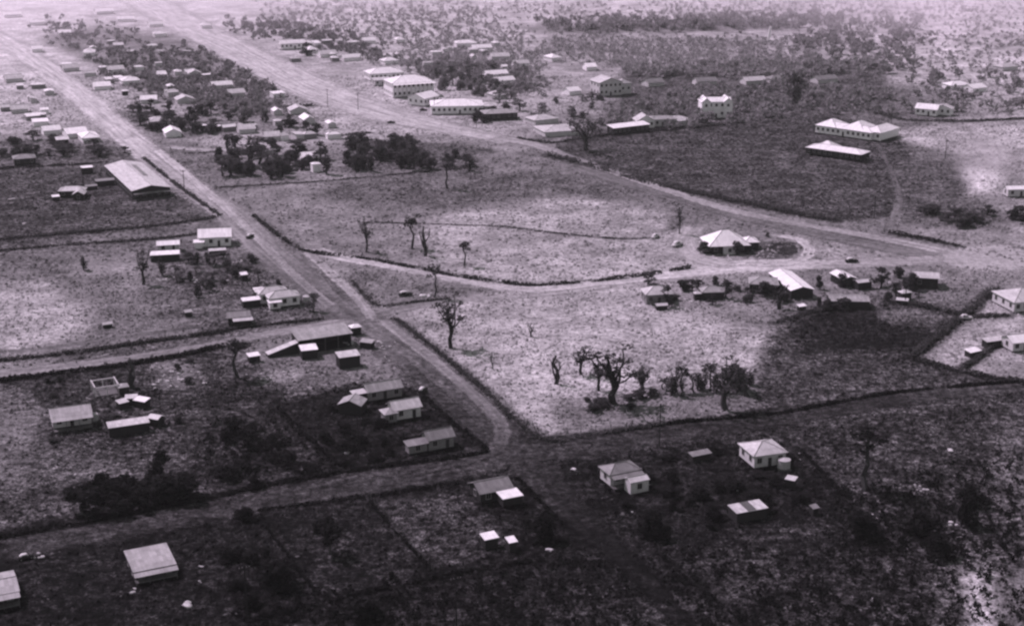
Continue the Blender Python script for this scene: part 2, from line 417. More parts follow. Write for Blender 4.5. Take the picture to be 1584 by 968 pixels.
M_TANK = simple('galvanised_tank', 0.36, 0.2, 2, 0.5)
M_BARK = simple('tree_bark', 0.0396, 0.35, 4, rand=0.3)
def leaf(name, val, trans=.4):
    m = simple(name, val, .5, .8, rand=.3); n = m.node_tree; out = [o for o in n.nodes if o.type == 'OUTPUT_MATERIAL'][0]; b = [o for o in n.nodes if o.type == 'BSDF_PRINCIPLED'][0]
    tr = n.nodes.new('ShaderNodeBsdfTranslucent'); n.links.new(b.inputs['Base Color'].links[0].from_socket, tr.inputs[0])
    mx = n.nodes.new('ShaderNodeMixShader'); mx.inputs[0].default_value = trans; n.links.new(b.outputs[0], mx.inputs[1]); n.links.new(tr.outputs[0], mx.inputs[2]); n.links.new(mx.outputs[0], out.inputs[0])
    return m
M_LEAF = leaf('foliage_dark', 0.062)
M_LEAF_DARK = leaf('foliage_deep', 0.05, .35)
M_LEAF_MID = leaf('foliage_mid', 0.18, .45)  # lightened leaves: some distance haze put into the colour
M_LEAF_FAR = leaf('foliage_greyish', 0.25, .45)  # palest leaves: far haze put into the colour
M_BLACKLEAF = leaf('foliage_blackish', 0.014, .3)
M_PAINT_PALE = simple('car_paint_pale', 0.504, 0.05, 1, 0.3)
M_PAINT_DARK = simple('car_paint_dark', 0.0288, 0.1, 1, 0.3)
M_TYRE = simple('tyre_rubber', 0.0144, 0.1)
M_RUBBLE = simple('pale_rubble', 0.432, 0.3, 2)

# ------------------------------------------------------------------ roads (centre line in the photo, half width in metres, tone with near exposure fall-off put in)
def px_line(pts, step=3.0):
    """polyline given in photo pixels -> evenly spaced world points with carried values"""
    P = [at(p[0], p[1]) for p in pts]; V = [p[2:] for p in pts]
    # smooth with Catmull-Rom
    out = []; vals = []
    n = len(P)
    for i in range(n - 1):
        p0 = P[max(i - 1, 0)]; p1 = P[i]; p2 = P[i + 1]; p3 = P[min(i + 2, n - 1)]
        m = max(2, int((p2 - p1).length / step))
        for k in range(m):
            t = k / m
            q = 0.5 * ((2 * p1) + (p2 - p0) * t + (2 * p0 - 5 * p1 + 4 * p2 - p3) * t * t + (3 * p1 - p0 - 3 * p2 + p3) * t ** 3)
            out.append(q); vals.append([a + (b - a) * t for a, b in zip(V[i], V[i + 1])])
    out.append(P[-1]); vals.append(list(V[-1]))
    return out, vals
ROADS = []
def road(name, pts, z, cols=9, kind_z=0.0, soft=1.0):
    P, V = px_line(pts)
    verts = []; tone = []; edge = []; faces = []; lat = []; lon = []; run = 0.0
    for i, p in enumerate(P):
        d = (P[min(i + 1, len(P) - 1)] - P[max(i - 1, 0)]); d.z = 0; d.normalize(); nrm = Vector((-d.y, d.x, 0))
        hw, tn = V[i][0], V[i][1]; run += (p - P[i - 1]).length if i else 0.0
        for c in range(cols):
            u = c / (cols - 1) * 2 - 1
            q = p + nrm * hw * u
            verts.append((q.x, q.y, z)); tone.append(tn); lat.append(hw * u); lon.append(run)
            endf = min(i, len(P) - 1 - i) / 3.0
            edge.append(min(1.0, (1 - abs(u)) * 2.2 / soft, endf))
        if i:
            b = i * cols
            for c in range(cols - 1): faces.append((b - cols + c, b - cols + c + 1, b + c + 1, b + c))
    verts = np.array(verts); tone = np.array(tone, float)
    tone *= 1 + fnoise(verts[:, 0], verts[:, 1], 14) * 0.16
    a = tone_to_albedo(tone, verts[:, 0], verts[:, 1])
    o = link(name, mesh_np(name, verts, np.array(faces)[:, ::-1], M_ROAD, {'tone': a, 'edge': edge, 'lat': lat, 'lon': lon}))
    tag(o, kind='structure'); ROADS.append((P, [v[0] for v in V]))
    return o
# wide reserves first, wheel tracks on top (each sheet 4 mm or more above the one below)
road('main_road', [(-80,20,14,205),(0,62,14,205),(50,90,13,200),(120,145,12,195),(190,205,11,182),(270,272,10,158),(350,328,10,140),(405,380,9.5,128),(460,425,9.5,112),(515,462,10,106),(575,508,10.5,104),(655,566,10,88),(722,628,9.5,70),(775,680,9,58),(800,712,8,50)], 0.008)
road('boulevard', [(120,-40,26,205),(210,-5,26,205),(300,45,24,202),(400,95,24,190),(480,135,24,180),(560,165,23,176),(640,187,18,172),(730,206,12,166),(800,222,9,158)], 0.012)
road('highway', [(760,212,9,162),(820,222,7,150),(880,243,4.5,138),(960,270,4.0,146),(1040,297,4.2,150),(1120,322,4.5,146),(1210,342,4.5,144),(1300,357,4.8,146),(1380,372,4.8,148),(1470,390,6,154),(1600,418,9,158)], 0.016)
road('road_verge', [(880,255,6,110),(960,280,7,108),(1060,310,7,104),(1180,342,8,104),(1300,368,8,104),(1400,388,8,112),(1500,405,10,130)], 0.004)
road('cross_street', [(-60,856,8,42),(0,848,8,54),(200,812,7.5,58),(400,775,7.5,58),(560,748,8,62),(700,722,9,66),(790,702,10,64),(900,690,10,58),(1000,674,9,56),(1150,652,8,52),(1300,630,7,54),(1450,610,6,60),(1620,592,6,70)], 0.018)
road('side_street', [(-60,588,5.5,150),(0,579,5.0,140),(100,566,4.2,126),(200,553,3.6,122),(300,537,3.6,126),(400,519,4.2,136),(470,508,5,140),(560,494,6,132)], 0.020)
road('back_lane', [(-40,548,2.5,112),(60,540,2.2,110),(200,520,2,98),(330,503,1.8,84),(430,496,1.8,84)], 0.012)
road('link_road', [(470,378,5,140),(520,397,4.8,168),(600,411,4.4,172),(700,430,4.4,170),(800,446,5,176),(880,443,5,178),(960,434,5.5,180),(1040,424,7,182),(1120,414,10,184),(1200,410,10,182),(1300,408,7,160),(1400,404,7,150),(1500,400,8,150)], 0.022)
road('paddock_track', [(570,490,5,122),(640,474,3.5,126),(740,462,3,138),(850,455,3,154),(960,440,3,160)], 0.024)
road('forecourt', [(1080,345,6,158),(1060,372,7,150),(1085,400,8,168),(1150,412,6,170)], 0.026)
road('turning_loop', [(1165,362,3,176),(1200,364,3,172),(1235,370,3,172),(1252,386,3,178),(1240,402,3,168),(1200,410,3,172),(1140,408,4,172)], 0.028)
road('gravel_lane', [(1340,195,1.6,90),(1372,250,1.8,88),(1390,300,2.2,98),(1385,335,3,112),(1372,366,3.5,128)], 0.010)
road('foreground_track', [(800,700,8,54),(850,752,7,46),(905,810,5.5,36),(960,860,4,32),(1020,920,3.5,34),(1070,985,3,34)], 0.014)
road('farm_lane', [(-40,262,2.5,98),(60,256,2.5,98),(160,248,2.5,96)], 0.008)
road('north_street', [(250,226,4,165),(330,232,4,160),(430,222,4,158),(560,210,4,160)], 0.010)
road('wheel_track', [(585,490,2.6,134),(650,540,2.7,130),(700,582,2.8,126),(750,626,2.8,114),(777,662,2.8,98),(768,692,3,82),(735,709,3,70),(680,722,3,62),(600,740,3,56)], 0.040)
road('wheel_track', [(470,385,2.6,158),(520,430,2.6,152),(560,470,2.6,146),(580,500,2.6,138)], 0.044)
road('wheel_track', [(240,230,3,190),(330,305,3,170),(400,370,2.6,150),(460,430,2.6,134),(520,480,3,130)], 0.048)
road('grassy_strip', [(498,412,2.2,92),(522,446,2.4,84),(545,470,1.6,92)], 0.036)
road('grassy_strip', [(620,560,2.5,78),(690,622,3.2,62),(745,672,2.5,56)], 0.036)
# turning island lies inside the loop
def flat_patch(name, poly, z, tone):
    P = [at(*p) for p in poly]; c = sum(P, Vector()) / len(P); ring = []
    verts = [(c.x, c.y, z)]; edge = [1.0]
    for r, e in ((0.7, 1.0), (1.0, 0.15)):
        for p in P:
            q = c + (p - c) * r; verts.append((q.x, q.y, z)); edge.append(e)
    n = len(P); f = []
    tri = [(0, 1 + i, 1 + (i + 1) % n, 1 + (i + 1) % n) for i in range(n)]
    f = [(1 + i, 1 + n + i, 1 + n + (i + 1) % n, 1 + (i + 1) % n) for i in range(n)]
    me = bpy.data.meshes.new(name); me.from_pydata(verts, [], [t[:3] for t in tri] + f); me.update()
    V = np.array(verts); al = tone_to_albedo(np.full(len(V), float(tone)), V[:, 0], V[:, 1])
    a = me.attributes.new('tone', 'FLOAT', 'POINT'); a.data.foreach_set('value', al.astype(np.float32))
    a = me.attributes.new('edge', 'FLOAT', 'POINT'); a.data.foreach_set('value', np.array(edge, np.float32))
    me.materials.append(M_ROAD); return tag(link(name, me), kind='structure')
def ell(cx, cy, rx, ry, n=28): return [(cx + rx * math.cos(2 * math.pi * i / n), cy + ry * math.sin(2 * math.pi * i / n)) for i in range(n)]
flat_patch('turning_island', ell(1192, 387, 50, 16), 0.032, 84)
flat_patch('turning_island_grass', ell(1212, 384, 34, 11), 0.036, 56)
flat_patch('road_junction', ell(1530, 400, 90, 26), 0.030, 160)

def road_clear(x, y, margin=0.0):
    """True where a point is off every road"""
    ok = np.ones(x.shape, bool)
    for P, hw in ROADS:
        A = np.array([(p.x, p.y) for p in P]); hwm = np.array(hw)
        bx0, by0 = A.min(0) - 30; bx1, by1 = A.max(0) + 30
        m = ok & (x > bx0) & (x < bx1) & (y > by0) & (y < by1); idx = np.nonzero(m)[0]
        if not len(idx): continue
        d = np.full(len(idx), 1e9)
        for i in range(0, len(A), 2):
            d = np.minimum(d, np.hypot(x[idx] - A[i, 0], y[idx] - A[i, 1]) - hwm[i] * 0.75)
        ok[idx[d < margin]] = False
    return ok

# ------------------------------------------------------------------ the ground: one sheet to the horizon
xs = np.concatenate([[-9000, -5000, -2500, -1300, -900], np.arange(-620, -420, 8), np.arange(-420, 420, 2.6), np.arange(420, 640, 8), [900, 1300, 2500, 5000, 9000]])
ys = np.concatenate([[-3000, -1000, -200, 60, 140], np.arange(200, 620, 1.9), np.arange(620, 1000, 3.0), np.arange(1000, 1900, 6.0), [2000, 2300, 2800, 4000, 6000, 9000]])
XX, YY = np.meshgrid(xs, ys); nx, ny = len(xs), len(ys)
al = albedo(XX.ravel(), np.maximum(YY.ravel(), 150))
V = np.stack([XX.ravel(), YY.ravel(), np.zeros(nx * ny)], 1)
ii, jj = np.meshgrid(np.arange(nx - 1), np.arange(ny - 1)); b0 = (jj * nx + ii).ravel()
FA = np.stack([b0, b0 + 1, b0 + nx + 1, b0 + nx], 1)
tag(link('ground', mesh_np('ground', V, FA, M_GROUND, {'tone': al})), kind='structure')

# ------------------------------------------------------------------ houses
FOOT = []       # footprints kept clear of grass
_wm = {}
def win_meshes(wd, ht):
    k = (round(wd, 1), round(ht, 1))
    if k not in _wm:
        f = MB(); t = 0.09
        f.box(-wd/2 - t, wd/2 + t, -0.09, 0.0, -ht/2 - t, -ht/2); f.box(-wd/2 - t, wd/2 + t, -0.09, 0.0, ht/2, ht/2 + t)
        f.box(-wd/2 - t, -wd/2, -0.087, 0.0, -ht/2, ht/2); f.box(wd/2, wd/2 + t, -0.087, 0.0, -ht/2, ht/2); f.box(-0.03, 0.03, -0.06, 0.0, -ht/2, ht/2)
        p = MB(); p.box(-wd/2, wd/2, -0.035, 0.0, -ht/2, ht/2)
        _wm[k] = (f.mesh('window', M_FRAME), p.mesh('pane', M_GLASS))
    return _wm[k]
def add_window(parent, x, y, z, rz, wd=1.1, ht=1.3):
    f, p = win_meshes(wd, ht)
    o = link('window', f, parent, (x, y, z), rz); link('pane', p, o, (0, 0, 0)); return o
def wall_mesh(x0, x1, y0, y1, z0, z1, mat, gable=None, open_front=False):
    m = MB(); t = 0.12
    if open_front:
        m.box(x0, x1, y1 - t, y1, z0, z1); m.box(x0, x0 + t, y0, y1 - t, z0, z1); m.box(x1 - t, x1, y0, y1 - t, z0, z1)
    else:
        m.box(x0, x1, y0, y1, z0, z1)
    if gable:
        ax, rise = gable
        if ax == 'x':
            yc = (y0 + y1) / 2
            for x in (x0 + 0.01, x1 - 0.01): m.v += [(x, y0, z1), (x, y1, z1), (x, yc, z1 + rise)]; b = len(m.v) - 3; m.f.append((b, b + 1, b + 2))
        else:
            xc = (x0 + x1) / 2
            for y in (y0 + 0.01, y1 - 0.01): m.v += [(x0, y, z1), (x1, y, z1), (xc, y, z1 + rise)]; b = len(m.v) - 3; m.f.append((b, b + 1, b + 2))
    return m.mesh('wall', mat)
def roof_mesh(x0, x1, y0, y1, z, rise, kind, mat, ov=0.45, t=0.09):
    m = MB(); X0, X1, Y0, Y1 = x0 - ov, x1 + ov, y0 - ov, y1 + ov; z += 0.03
    xc, yc = (x0 + x1) / 2, (y0 + y1) / 2
    if kind == 'hip':
        w, d = X1 - X0, Y1 - Y0
        if w >= d:
            k = min(d / 2, w / 2 - 0.15); a = (X0 + k, yc, z + rise); b = (X1 - k, yc, z + rise)
            m.slab([(X0, Y0, z), (X1, Y0, z), b, a], t); m.slab([(X1, Y1, z), (X0, Y1, z), a, b], t)
            m.slab([(X1, Y0, z), (X1, Y1, z), b], t); m.slab([(X0, Y1, z), (X0, Y0, z), a], t)
        else:
            k = min(w / 2, d / 2 - 0.15); a = (xc, Y0 + k, z + rise); b = (xc, Y1 - k, z + rise)
            m.slab([(X0, Y0, z), (X1, Y0, z), a], t); m.slab([(X1, Y1, z), (X0, Y1, z), b], t)
            m.slab([(X1, Y0, z), (X1, Y1, z), b, a], t); m.slab([(X0, Y1, z), (X0, Y0, z), a, b], t)
    elif kind == 'gable':       # ridge along x
        s = rise / ((y1 - y0) / 2) * ov
        m.slab([(X0, Y0, z - s), (X1, Y0, z - s), (X1, yc, z + rise), (X0, yc, z + rise)], t)
        m.slab([(X1, Y1, z - s), (X0, Y1, z - s), (X0, yc, z + rise), (X1, yc, z + rise)], t)
    elif kind == 'gabley':      # ridge along y
        s = rise / ((x1 - x0) / 2) * ov
        m.slab([(X0, Y1, z - s), (X0, Y0, z - s), (xc, Y0, z + rise), (xc, Y1, z + rise)], t)
        m.slab([(X1, Y0, z - s), (X1, Y1, z - s), (xc, Y1, z + rise), (xc, Y0, z + rise)], t)
    elif kind == 'skillion':    # falls to the front
        m.slab([(X0, Y0, z), (X1, Y0, z), (X1, Y1, z + rise), (X0, Y1, z + rise)], t)
    elif kind == 'lean_left':
        m.slab([(X0, Y0, z), (X1, Y0, z + rise), (X1, Y1, z + rise), (X0, Y1, z)], t)
    return m.mesh('roof', mat)
def block(root, cx, cy, w, d, h, rise, roof, rmat, wmat, z0=0.0, open_front=False, wins='fl', ov=0.45, ridge=True, stories=1, door=True):
    x0, x1, y0, y1 = cx - w/2, cx + w/2, cy - d/2, cy + d/2
    gable = ('x', rise) if roof == 'gable' else ('y', rise) if roof == 'gabley' else None
    wtop = h + (rise * 0.0)
    wl = link('wall', wall_mesh(x0, x1, y0, y1, z0, wtop, WALL[wmat], gable, open_front), root)
    if roof in ('skillion', 'lean_left') and rise > 0.2:
        m = MB(); e = 0.012
        if roof == 'skillion':
            for x in (x0 + e, x1 - e): b = len(m.v); m.v += [(x, y0, h), (x, y1 - e, h), (x, y1 - e, h + rise)]; m.f.append((b, b + 1, b + 2))
            m.quad((x0, y1 - e, h), (x1, y1 - e, h), (x1, y1 - e, h + rise), (x0, y1 - e, h + rise))
        else:
            for y in (y0 + e, y1 - e): b = len(m.v); m.v += [(x0, y, h), (x1 - e, y, h), (x1 - e, y, h + rise)]; m.f.append((b, b + 1, b + 2))
        m.build('wall_infill', WALL[wmat], root)
    rf = link('roof', roof_mesh(x0, x1, y0, y1, h, rise, roof, ROOF[rmat], ov), root)
    if ridge and roof in ('gable', 'gabley', 'hip') and w > 4.5:
        m = MB(); z = h + rise + 0.06
        if roof == 'gable': m.tube((x0 - ov, cy, z), (x1 + ov, cy, z), 0.1, 0.1, 5)
        elif roof == 'gabley': m.tube((cx, y0 - ov, z), (cx, y1 + ov, z), 0.1, 0.1, 5)
        else:
            W, D = w + 2*ov, d + 2*ov
            if W >= D: k = min(D/2, W/2 - .15); a = (x0 - ov + k, cy, z); b = (x1 + ov - k, cy, z); ca = [(x0-ov, y0-ov), (x0-ov, y1+ov)]; cb = [(x1+ov, y0-ov), (x1+ov, y1+ov)]
            else: k = min(W/2, D/2 - .15); a = (cx, y0 - ov + k, z); b = (cx, y1 + ov - k, z); ca = [(x0-ov, y0-ov), (x1+ov, y0-ov)]; cb = [(x0-ov, y1+ov), (x1+ov, y1+ov)]
            m.tube(a, b, 0.1, 0.1, 5)
            for c in ca: m.tube((c[0], c[1], h + 0.06), a, 0.09, 0.09, 5)
            for c in cb: m.tube((c[0], c[1], h + 0.06), b, 0.09, 0.09, 5)
        m.build('ridge_cap', ROOF['m' if rmat in 'bl' else rmat], rf)
    if open_front:
        n = max(2, int(w / 3.5)); m = MB(); m.box(-0.09, 0.09, -0.09, 0.09, z0, h); me = m.mesh('post', M_TIMBER)
        for i in range(n + 1): link('post', me, root, (x0 + 0.1 + (w - 0.2) * i / n, y0 + 0.1, 0))
        fl = MB(); fl.box(x0 + .15, x1 - .15, y0 + .1, y1 - .15, z0 + 0.01, z0 + 0.05); fl.build('floor', M_DARKGAP, root)
    else:
        for s in range(stories):
            zc = z0 + (h - z0) * (s + 0.55) / stories
            if 'f' in wins:
                n = max(1, int(w / 2.6)); dn = n // 2 if (door and s == 0 and n > 1) else -1
                for i in range(n):
                    x = x0 + w * (i + 0.5) / n
                    if i == dn:
                        dm = MB(); dm.box(-0.45, 0.45, -0.06, 0, 0, 2.05); do = dm.build('door', M_DOOR, root, (x, y0, z0 + 0.05)); hm = MB(); hm.box(.3, .36, -.11, -.06, 1, 1.08); hm.build('handle', M_TANK, do)
                    else: add_window(root, x, y0, zc, 0)
            if 'l' in wins:
                n = max(1, int(d / 3.2))
                for i in range(n): add_window(root, x0, y0 + d * (i + 0.5) / n, zc, R(-90))
            if 'r' in wins:
                n = max(1, int(d / 3.2))
                for i in range(n): add_window(root, x1, y0 + d * (i + 0.5) / n, zc, R(90))
    return rf
def stumps(root, cx, cy, w, d, z0):
    m = MB(); n = max(2, int(w / 2.2)); k = max(2, int(d / 2.5))
    for i in range(n + 1):
        for j in range(k + 1):
            x = cx - w/2 + 0.15 + (w - .3) * i / n; y = cy - d/2 + .15 + (d - .3) * j / k
            m.box(x - .11, x + .11, y - .11, y + .11, -0.02, z0)
    o = m.build('stumps', M_DARKGAP, root); o['kind'] = 'stuff'
def verandah(root, cx, cy, w, d, h, depth, rmat, floor=0.5, side='front', drop=0.35):
    m = MB(); z = h - 0.15
    x0, x1 = cx - w/2 - .3, cx + w/2 + .3; y1 = cy - d/2 - 0.05 - 0.42; y0 = y1 - depth
    m.slab([(x0, y0, z - drop), (x1, y0, z - drop), (x1, y1, z), (x0, y1, z)], 0.08)
    m.build('verandah_roof', ROOF[rmat], root)
    p = MB(); p.box(-.06, .06, -.06, .06, -z + drop, -0.09); pm = p.mesh('verandah_post', M_TIMBER); n = max(2, int(w / 2.4))
    for i in range(n + 1): link('verandah_post', pm, root, (x0 + .3 + (w) * i / n, y0 + .2, z - drop))
    f = MB(); f.box(x0 + .25, x1 - .25, y0 + .2, y1 + 0.4, floor - .15, floor - 0.01); f.build('verandah_floor', M_TIMBER, root)
def house(px, py, w, d, label, h=3.4, rise=1.4, roof='gable', rot=25, r='l', wl='c', cat='house', name='house', z0=0.5, ver=0, annex=(), chimney=False, group=None, **kw):
    """px,py: the middle of the roof in the photo"""
    p = at(px, py, h + rise * 0.4); p.z = 0
    root = empty(name, p, R(rot), label, cat, group); FOOT.append((p.x, p.y, max(w, d) / 2 + 0.6))
    block(root, 0, 0, w, d, h, rise, roof, r, wl, z0, **kw)
    if z0 > 0.1: stumps(root, 0, 0, w, d, z0)
    if ver: verandah(root, 0, 0, w, d, h, ver, r)
    for a in annex:
        ax, ay, aw, ad, ah, ar, ark, arm, awm = a[:9]; k = dict(wins='f', door=False)
        if len(a) > 9: k.update(a[9])
        az = k.pop('z0', z0)
        block(root, ax, ay, aw, ad, ah, ar, ark, arm, awm, az, **k)
        q = p + Matrix.Rotation(R(rot), 3, 'Z') @ Vector((ax, ay, 0)); FOOT.append((q.x, q.y, max(aw, ad) / 2 + .4))
    if chimney:
        m = MB(); m.box(-.35, .35, -.3, .3, 0, h + rise + 0.9); c = m.build('chimney', WALL['g'], root, (w * 0.28, d * 0.2, 0)); m = MB(); m.box(-.4, .4, -.35, .35, h + rise + .9, h + rise + 1.02); m.build('chimney_cap', WALL['c'], c)
    return root
def shed(px, py, w, d, label, h=2.3, rise=0.4, roof='skillion', rot=25, r='b', wl='d', cat='shed', name='shed', z0=0.0, group=None, **kw):
    kw.setdefault('wins', ''); kw.setdefault('ov', 0.2)
    return house(px, py, w, d, label, h, rise, roof, rot, r, wl, cat, name, z0, 0, kw.pop('annex', ()), False, group, **kw)

# foreground
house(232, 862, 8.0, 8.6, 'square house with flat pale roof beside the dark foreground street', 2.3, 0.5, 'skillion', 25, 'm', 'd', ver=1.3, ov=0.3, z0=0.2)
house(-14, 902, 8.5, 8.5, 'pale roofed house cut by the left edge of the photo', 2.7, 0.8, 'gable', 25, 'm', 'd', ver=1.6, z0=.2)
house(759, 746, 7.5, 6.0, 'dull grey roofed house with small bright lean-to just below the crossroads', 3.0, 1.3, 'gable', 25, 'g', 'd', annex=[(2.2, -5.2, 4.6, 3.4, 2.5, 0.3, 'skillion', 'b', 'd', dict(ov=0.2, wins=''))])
shed(757, 828, 2.9, 2.2, 'larger of two tiny white roofed sheds in the dark foreground yard')
shed(791, 834, 1.6, 1.8, 'smaller of two tiny white roofed sheds in the dark foreground yard')
house(959, 720, 7.4, 4.8, 'grey hipped house with verandah right of the crossroads', 3.3, 1.3, 'hip', 25, 'g', 'c', ver=1.6)
shed(985, 738, 4.6, 2.8, 'pale roofed outbuilding against the front of the grey hipped house', 2.9, 0.6, 'gable', 25, 'l', 'c', cat='outbuilding', name='outbuilding', wins='f')
house(1180, 688, 8.0, 7.6, 'bright pyramid roofed house with light walls at the right of the dark yards', 3.6, 1.7, 'hip', 18, 'l', 'c', z0=0.6)
rt = shed(1157, 783, 7.4, 3.6, 'long low shed with two pale roof ends and a dull middle', 2.4, 0.3, 'skillion', 22, 'l', 'd')
m = MB(); m.slab([(-1.1, -1.9, 2.50), (1.0, -1.9, 2.50), (1.0, 1.9, 2.83), (-1.1, 1.9, 2.83)], 0.04); m.build('roof_patch', ROOF['d'], rt)
shed(1083, 700, 5.0, 1.8, 'long low dull lean-to between the foreground houses', 1.6, 0.3, 'skillion', 25, 'g', 'd')
shed(1224, 739, 2.0, 1.6, 'tiny pale roofed hut below the pyramid roofed house', 2.1, 0.3, 'skillion', -30, 'l', 'd')
shed(1260, 783, 1.4, 1.2, 'tiny dull hut beside the large dark shadow at right', 1.8, 0.3, 'skillion', 25, 'g', 'd')
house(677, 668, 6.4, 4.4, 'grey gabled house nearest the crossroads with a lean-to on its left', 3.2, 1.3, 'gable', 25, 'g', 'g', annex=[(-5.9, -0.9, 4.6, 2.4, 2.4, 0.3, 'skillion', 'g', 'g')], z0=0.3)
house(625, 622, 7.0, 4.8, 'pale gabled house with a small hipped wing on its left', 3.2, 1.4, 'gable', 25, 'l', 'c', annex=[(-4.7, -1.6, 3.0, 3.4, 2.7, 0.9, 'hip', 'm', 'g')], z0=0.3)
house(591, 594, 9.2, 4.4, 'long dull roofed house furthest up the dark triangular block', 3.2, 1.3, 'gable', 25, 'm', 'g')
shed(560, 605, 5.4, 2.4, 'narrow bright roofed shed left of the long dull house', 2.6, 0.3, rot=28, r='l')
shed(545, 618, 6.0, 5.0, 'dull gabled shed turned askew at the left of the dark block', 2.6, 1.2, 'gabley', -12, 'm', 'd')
# big shed at the corner
house(497, 513, 15.5, 7.0, 'large open fronted shed with lean-to wing beside the main road', 4.2, 1.0, 'skillion', 25, 'm', 'd', cat='shed', name='shed', z0=0.0, open_front=True, ov=0.4,
      annex=[(-12.2, -1.5, 8.6, 2.6, 1.0, 2.4, 'lean_left', 'l', 'd', dict(wins='', ov=0.15, z0=0.0))])
shed(477, 537, 4.4, 3.8, 'white roofed cabin in front of the large open shed', 2.8, 0.4, roof='skillion', rot=18)
shed(538, 547, 5.8, 3.8, 'white roofed cabin with dark walls right of its twin', 3.4, 0.4, roof='skillion', rot=22, r='l')
shed(549, 503, 2.9, 2.6, 'small white hipped kiosk on the corner of the main road', 2.5, 0.7, 'hip', 25, 'b', 'd', cat='kiosk', name='kiosk')
shed(568, 527, 3.6, 2.2, 'low dull hut behind the corner kiosk', 1.9, 0.3, 'skillion', -20, 'm', 'd')
shed(392, 548, 3.0, 2.2, 'tiny bright hut beside the dark street tree', 2.0, 0.3)
# left yards
house(108, 632, 9.2, 6.4, 'wide pale roofed house with front verandah in the left yards', 3.6, 1.1, 'gable', 22, 'm', 'c', ver=1.8, z0=0.7)
shed(198, 653, 9.6, 3.0, 'long narrow bright shed in the left yards', 2.5, 0.4, rot=23, r='l')
shed(241, 643, 3.0, 2.6, 'small bright hut at the end of the long narrow shed', 2.2, 0.5, 'gable', -25, 'l')
shed(189, 620, 2.4, 2.0, 'leftmost of three tiny bright huts above the long shed', 1.9, 0.3, rot=40, r='l')
shed(203, 613, 2.8, 2.0, 'middle of three tiny bright huts above the long shed', 1.9, 0.3, rot=10, r='l')
shed(219, 617, 3.4, 2.2, 'rightmost of three tiny bright huts above the long shed', 2.0, 0.3, rot=-25, r='b')
shed(190, 595, 2.4, 2.6, 'tiny pale hut beside a dark tree in the left yards', 2.0, 0.6, 'hip', 25, 'm')
# middle left
house(437, 453, 9.4, 5.0, 'white hipped house with two front windows beside the main road', 3.4, 1.5, 'hip', 22, 'l', 'w', wins='fl', door=False,
      annex=[(-2.2, 4.8, 8.8, 5.0, 3.6, 1.5, 'hip', 'l', 'c'), (-3.4, -3.4, 3.4, 1.7, 2.6, 0.4, 'skillion', 'b', 'w')])
shed(388, 462, 5.4, 2.4, 'narrow white roofed shed left of the hipped house', 2.3, 0.35, rot=22)
shed(401, 448, 3.0, 3.4, 'small white roofed room behind the narrow shed', 2.5, 0.4, rot=22)
house(368, 484, 6.2, 4.6, 'dull roofed cottage with pale lower roof below the hipped house', 2.8, 1.0, 'gable', 16, 'g', 'd', z0=0.1, annex=[(1.0, -3.6, 5.0, 1.8, 2.2, 0.3, 'skillion', 'l', 'd', dict(wins=''))])
house(332, 358, 11, 8.5, 'large white gabled building on the corner of the dark lane', 3.8, 2.0, 'gable', 10, 'b', 'w', z0=0.2, annex=[(-5.5, -5.4, 3.0, 2.4, 2.6, .3, 'skillion', 'b', 'w', dict(wins=''))])
shed(336, 386, 5.6, 1.8, 'thin pale roofed shed below the large white gabled building', 1.8, 0.3, rot=15, r='l')
house(260, 374, 7.2, 4.4, 'pale roofed cottage directly above the brightest long roof', 2.8, 0.9, 'gable', 12, 'b', 'c')
shed(255, 391, 9.6, 3.6, 'bright white long roofed shed in the yards left of the main road', 2.5, 0.4, rot=12)
shed(377, 423, 2.0, 1.8, 'tiny white roofed hut next to a black bush', 2.2, 0.4)
shed(291, 481, 2.0, 1.5, 'tiny dull hut alone in the left grass', 1.6, 0.3, r='m')
shed(166, 500, 2.6, 1.4, 'tiny dull trough shed in the pale left field', 1.2, 0.2, r='m')
# hall
A = at(163, 255, 4.6); B = at(205, 294, 4.6); Cc = at(268, 289, 4.6); D_ = at(212, 245, 4.6)
cen = (A + B + Cc + D_) / 4; ln = ((A - B).length + (D_ - Cc).length) / 2; wd = (Cc - B).length
hang = math.degrees(math.atan2((A - B).y, (A - B).x)) - 90
print('HALL', ln, wd, hang)
hall = empty('hall', (cen.x, cen.y, 0), R(hang), 'very long pale roofed hall beside the upper main road', 'hall'); FOOT.append((cen.x, cen.y, 10))
block(hall, 0, 0, wd * 0.94, ln * 0.92, 4.0, 1.5, 'gabley', 'l', 'd', 0.1, wins='fl', ov=0.5)
verandah(hall, 0, 0, wd * 0.9, ln * 0.92, 3.2, 1.5, 'g', 0.2)
m = MB(); m.slab([(wd*0.1, -ln*.1, 5.42), (wd*.22, -ln*.1, 5.05), (wd*.22, ln*.3, 5.05), (wd*.1, ln*.3, 5.42)], 0.05); m.build('roof_patch', ROOF['g'], hall)
def along(px, py, w, d, label, **kw):
    kw.setdefault('rot', 22); return house(px, py, w, d, label, **kw)
along(112, 291, 10, 5.0, 'pale l-shaped cottage in the dark yard left of the hall', h=2.8, rise=1.4, roof='hip', r='l', wl='d', annex=[(3.5, -4.5, 4.0, 5.5, 2.6, 1.1, 'gabley', 'l', 'd')], z0=0.1, rot=5)
shed(86, 303, 2.6, 2, 'tiny white hut below the l-shaped cottage', 1.8, .3)
shed(134, 258, 4.6, 2.6, 'small white roofed shed left of the hall back end', 2.8, .3)
shed(162, 278, 7.5, 2.8, 'low dull roofed shed touching the side of the hall', 2.2, .3, r='g')
shed(141, 287, 4.6, 1.6, 'thin dull shed between the cottage and hall', 1.6, .3, r='g')
along(37, 241, 9, 7, 'dull roofed house behind the dark left hedge', h=3.2, rise=1.4, roof='hip', r='g', wl='d')
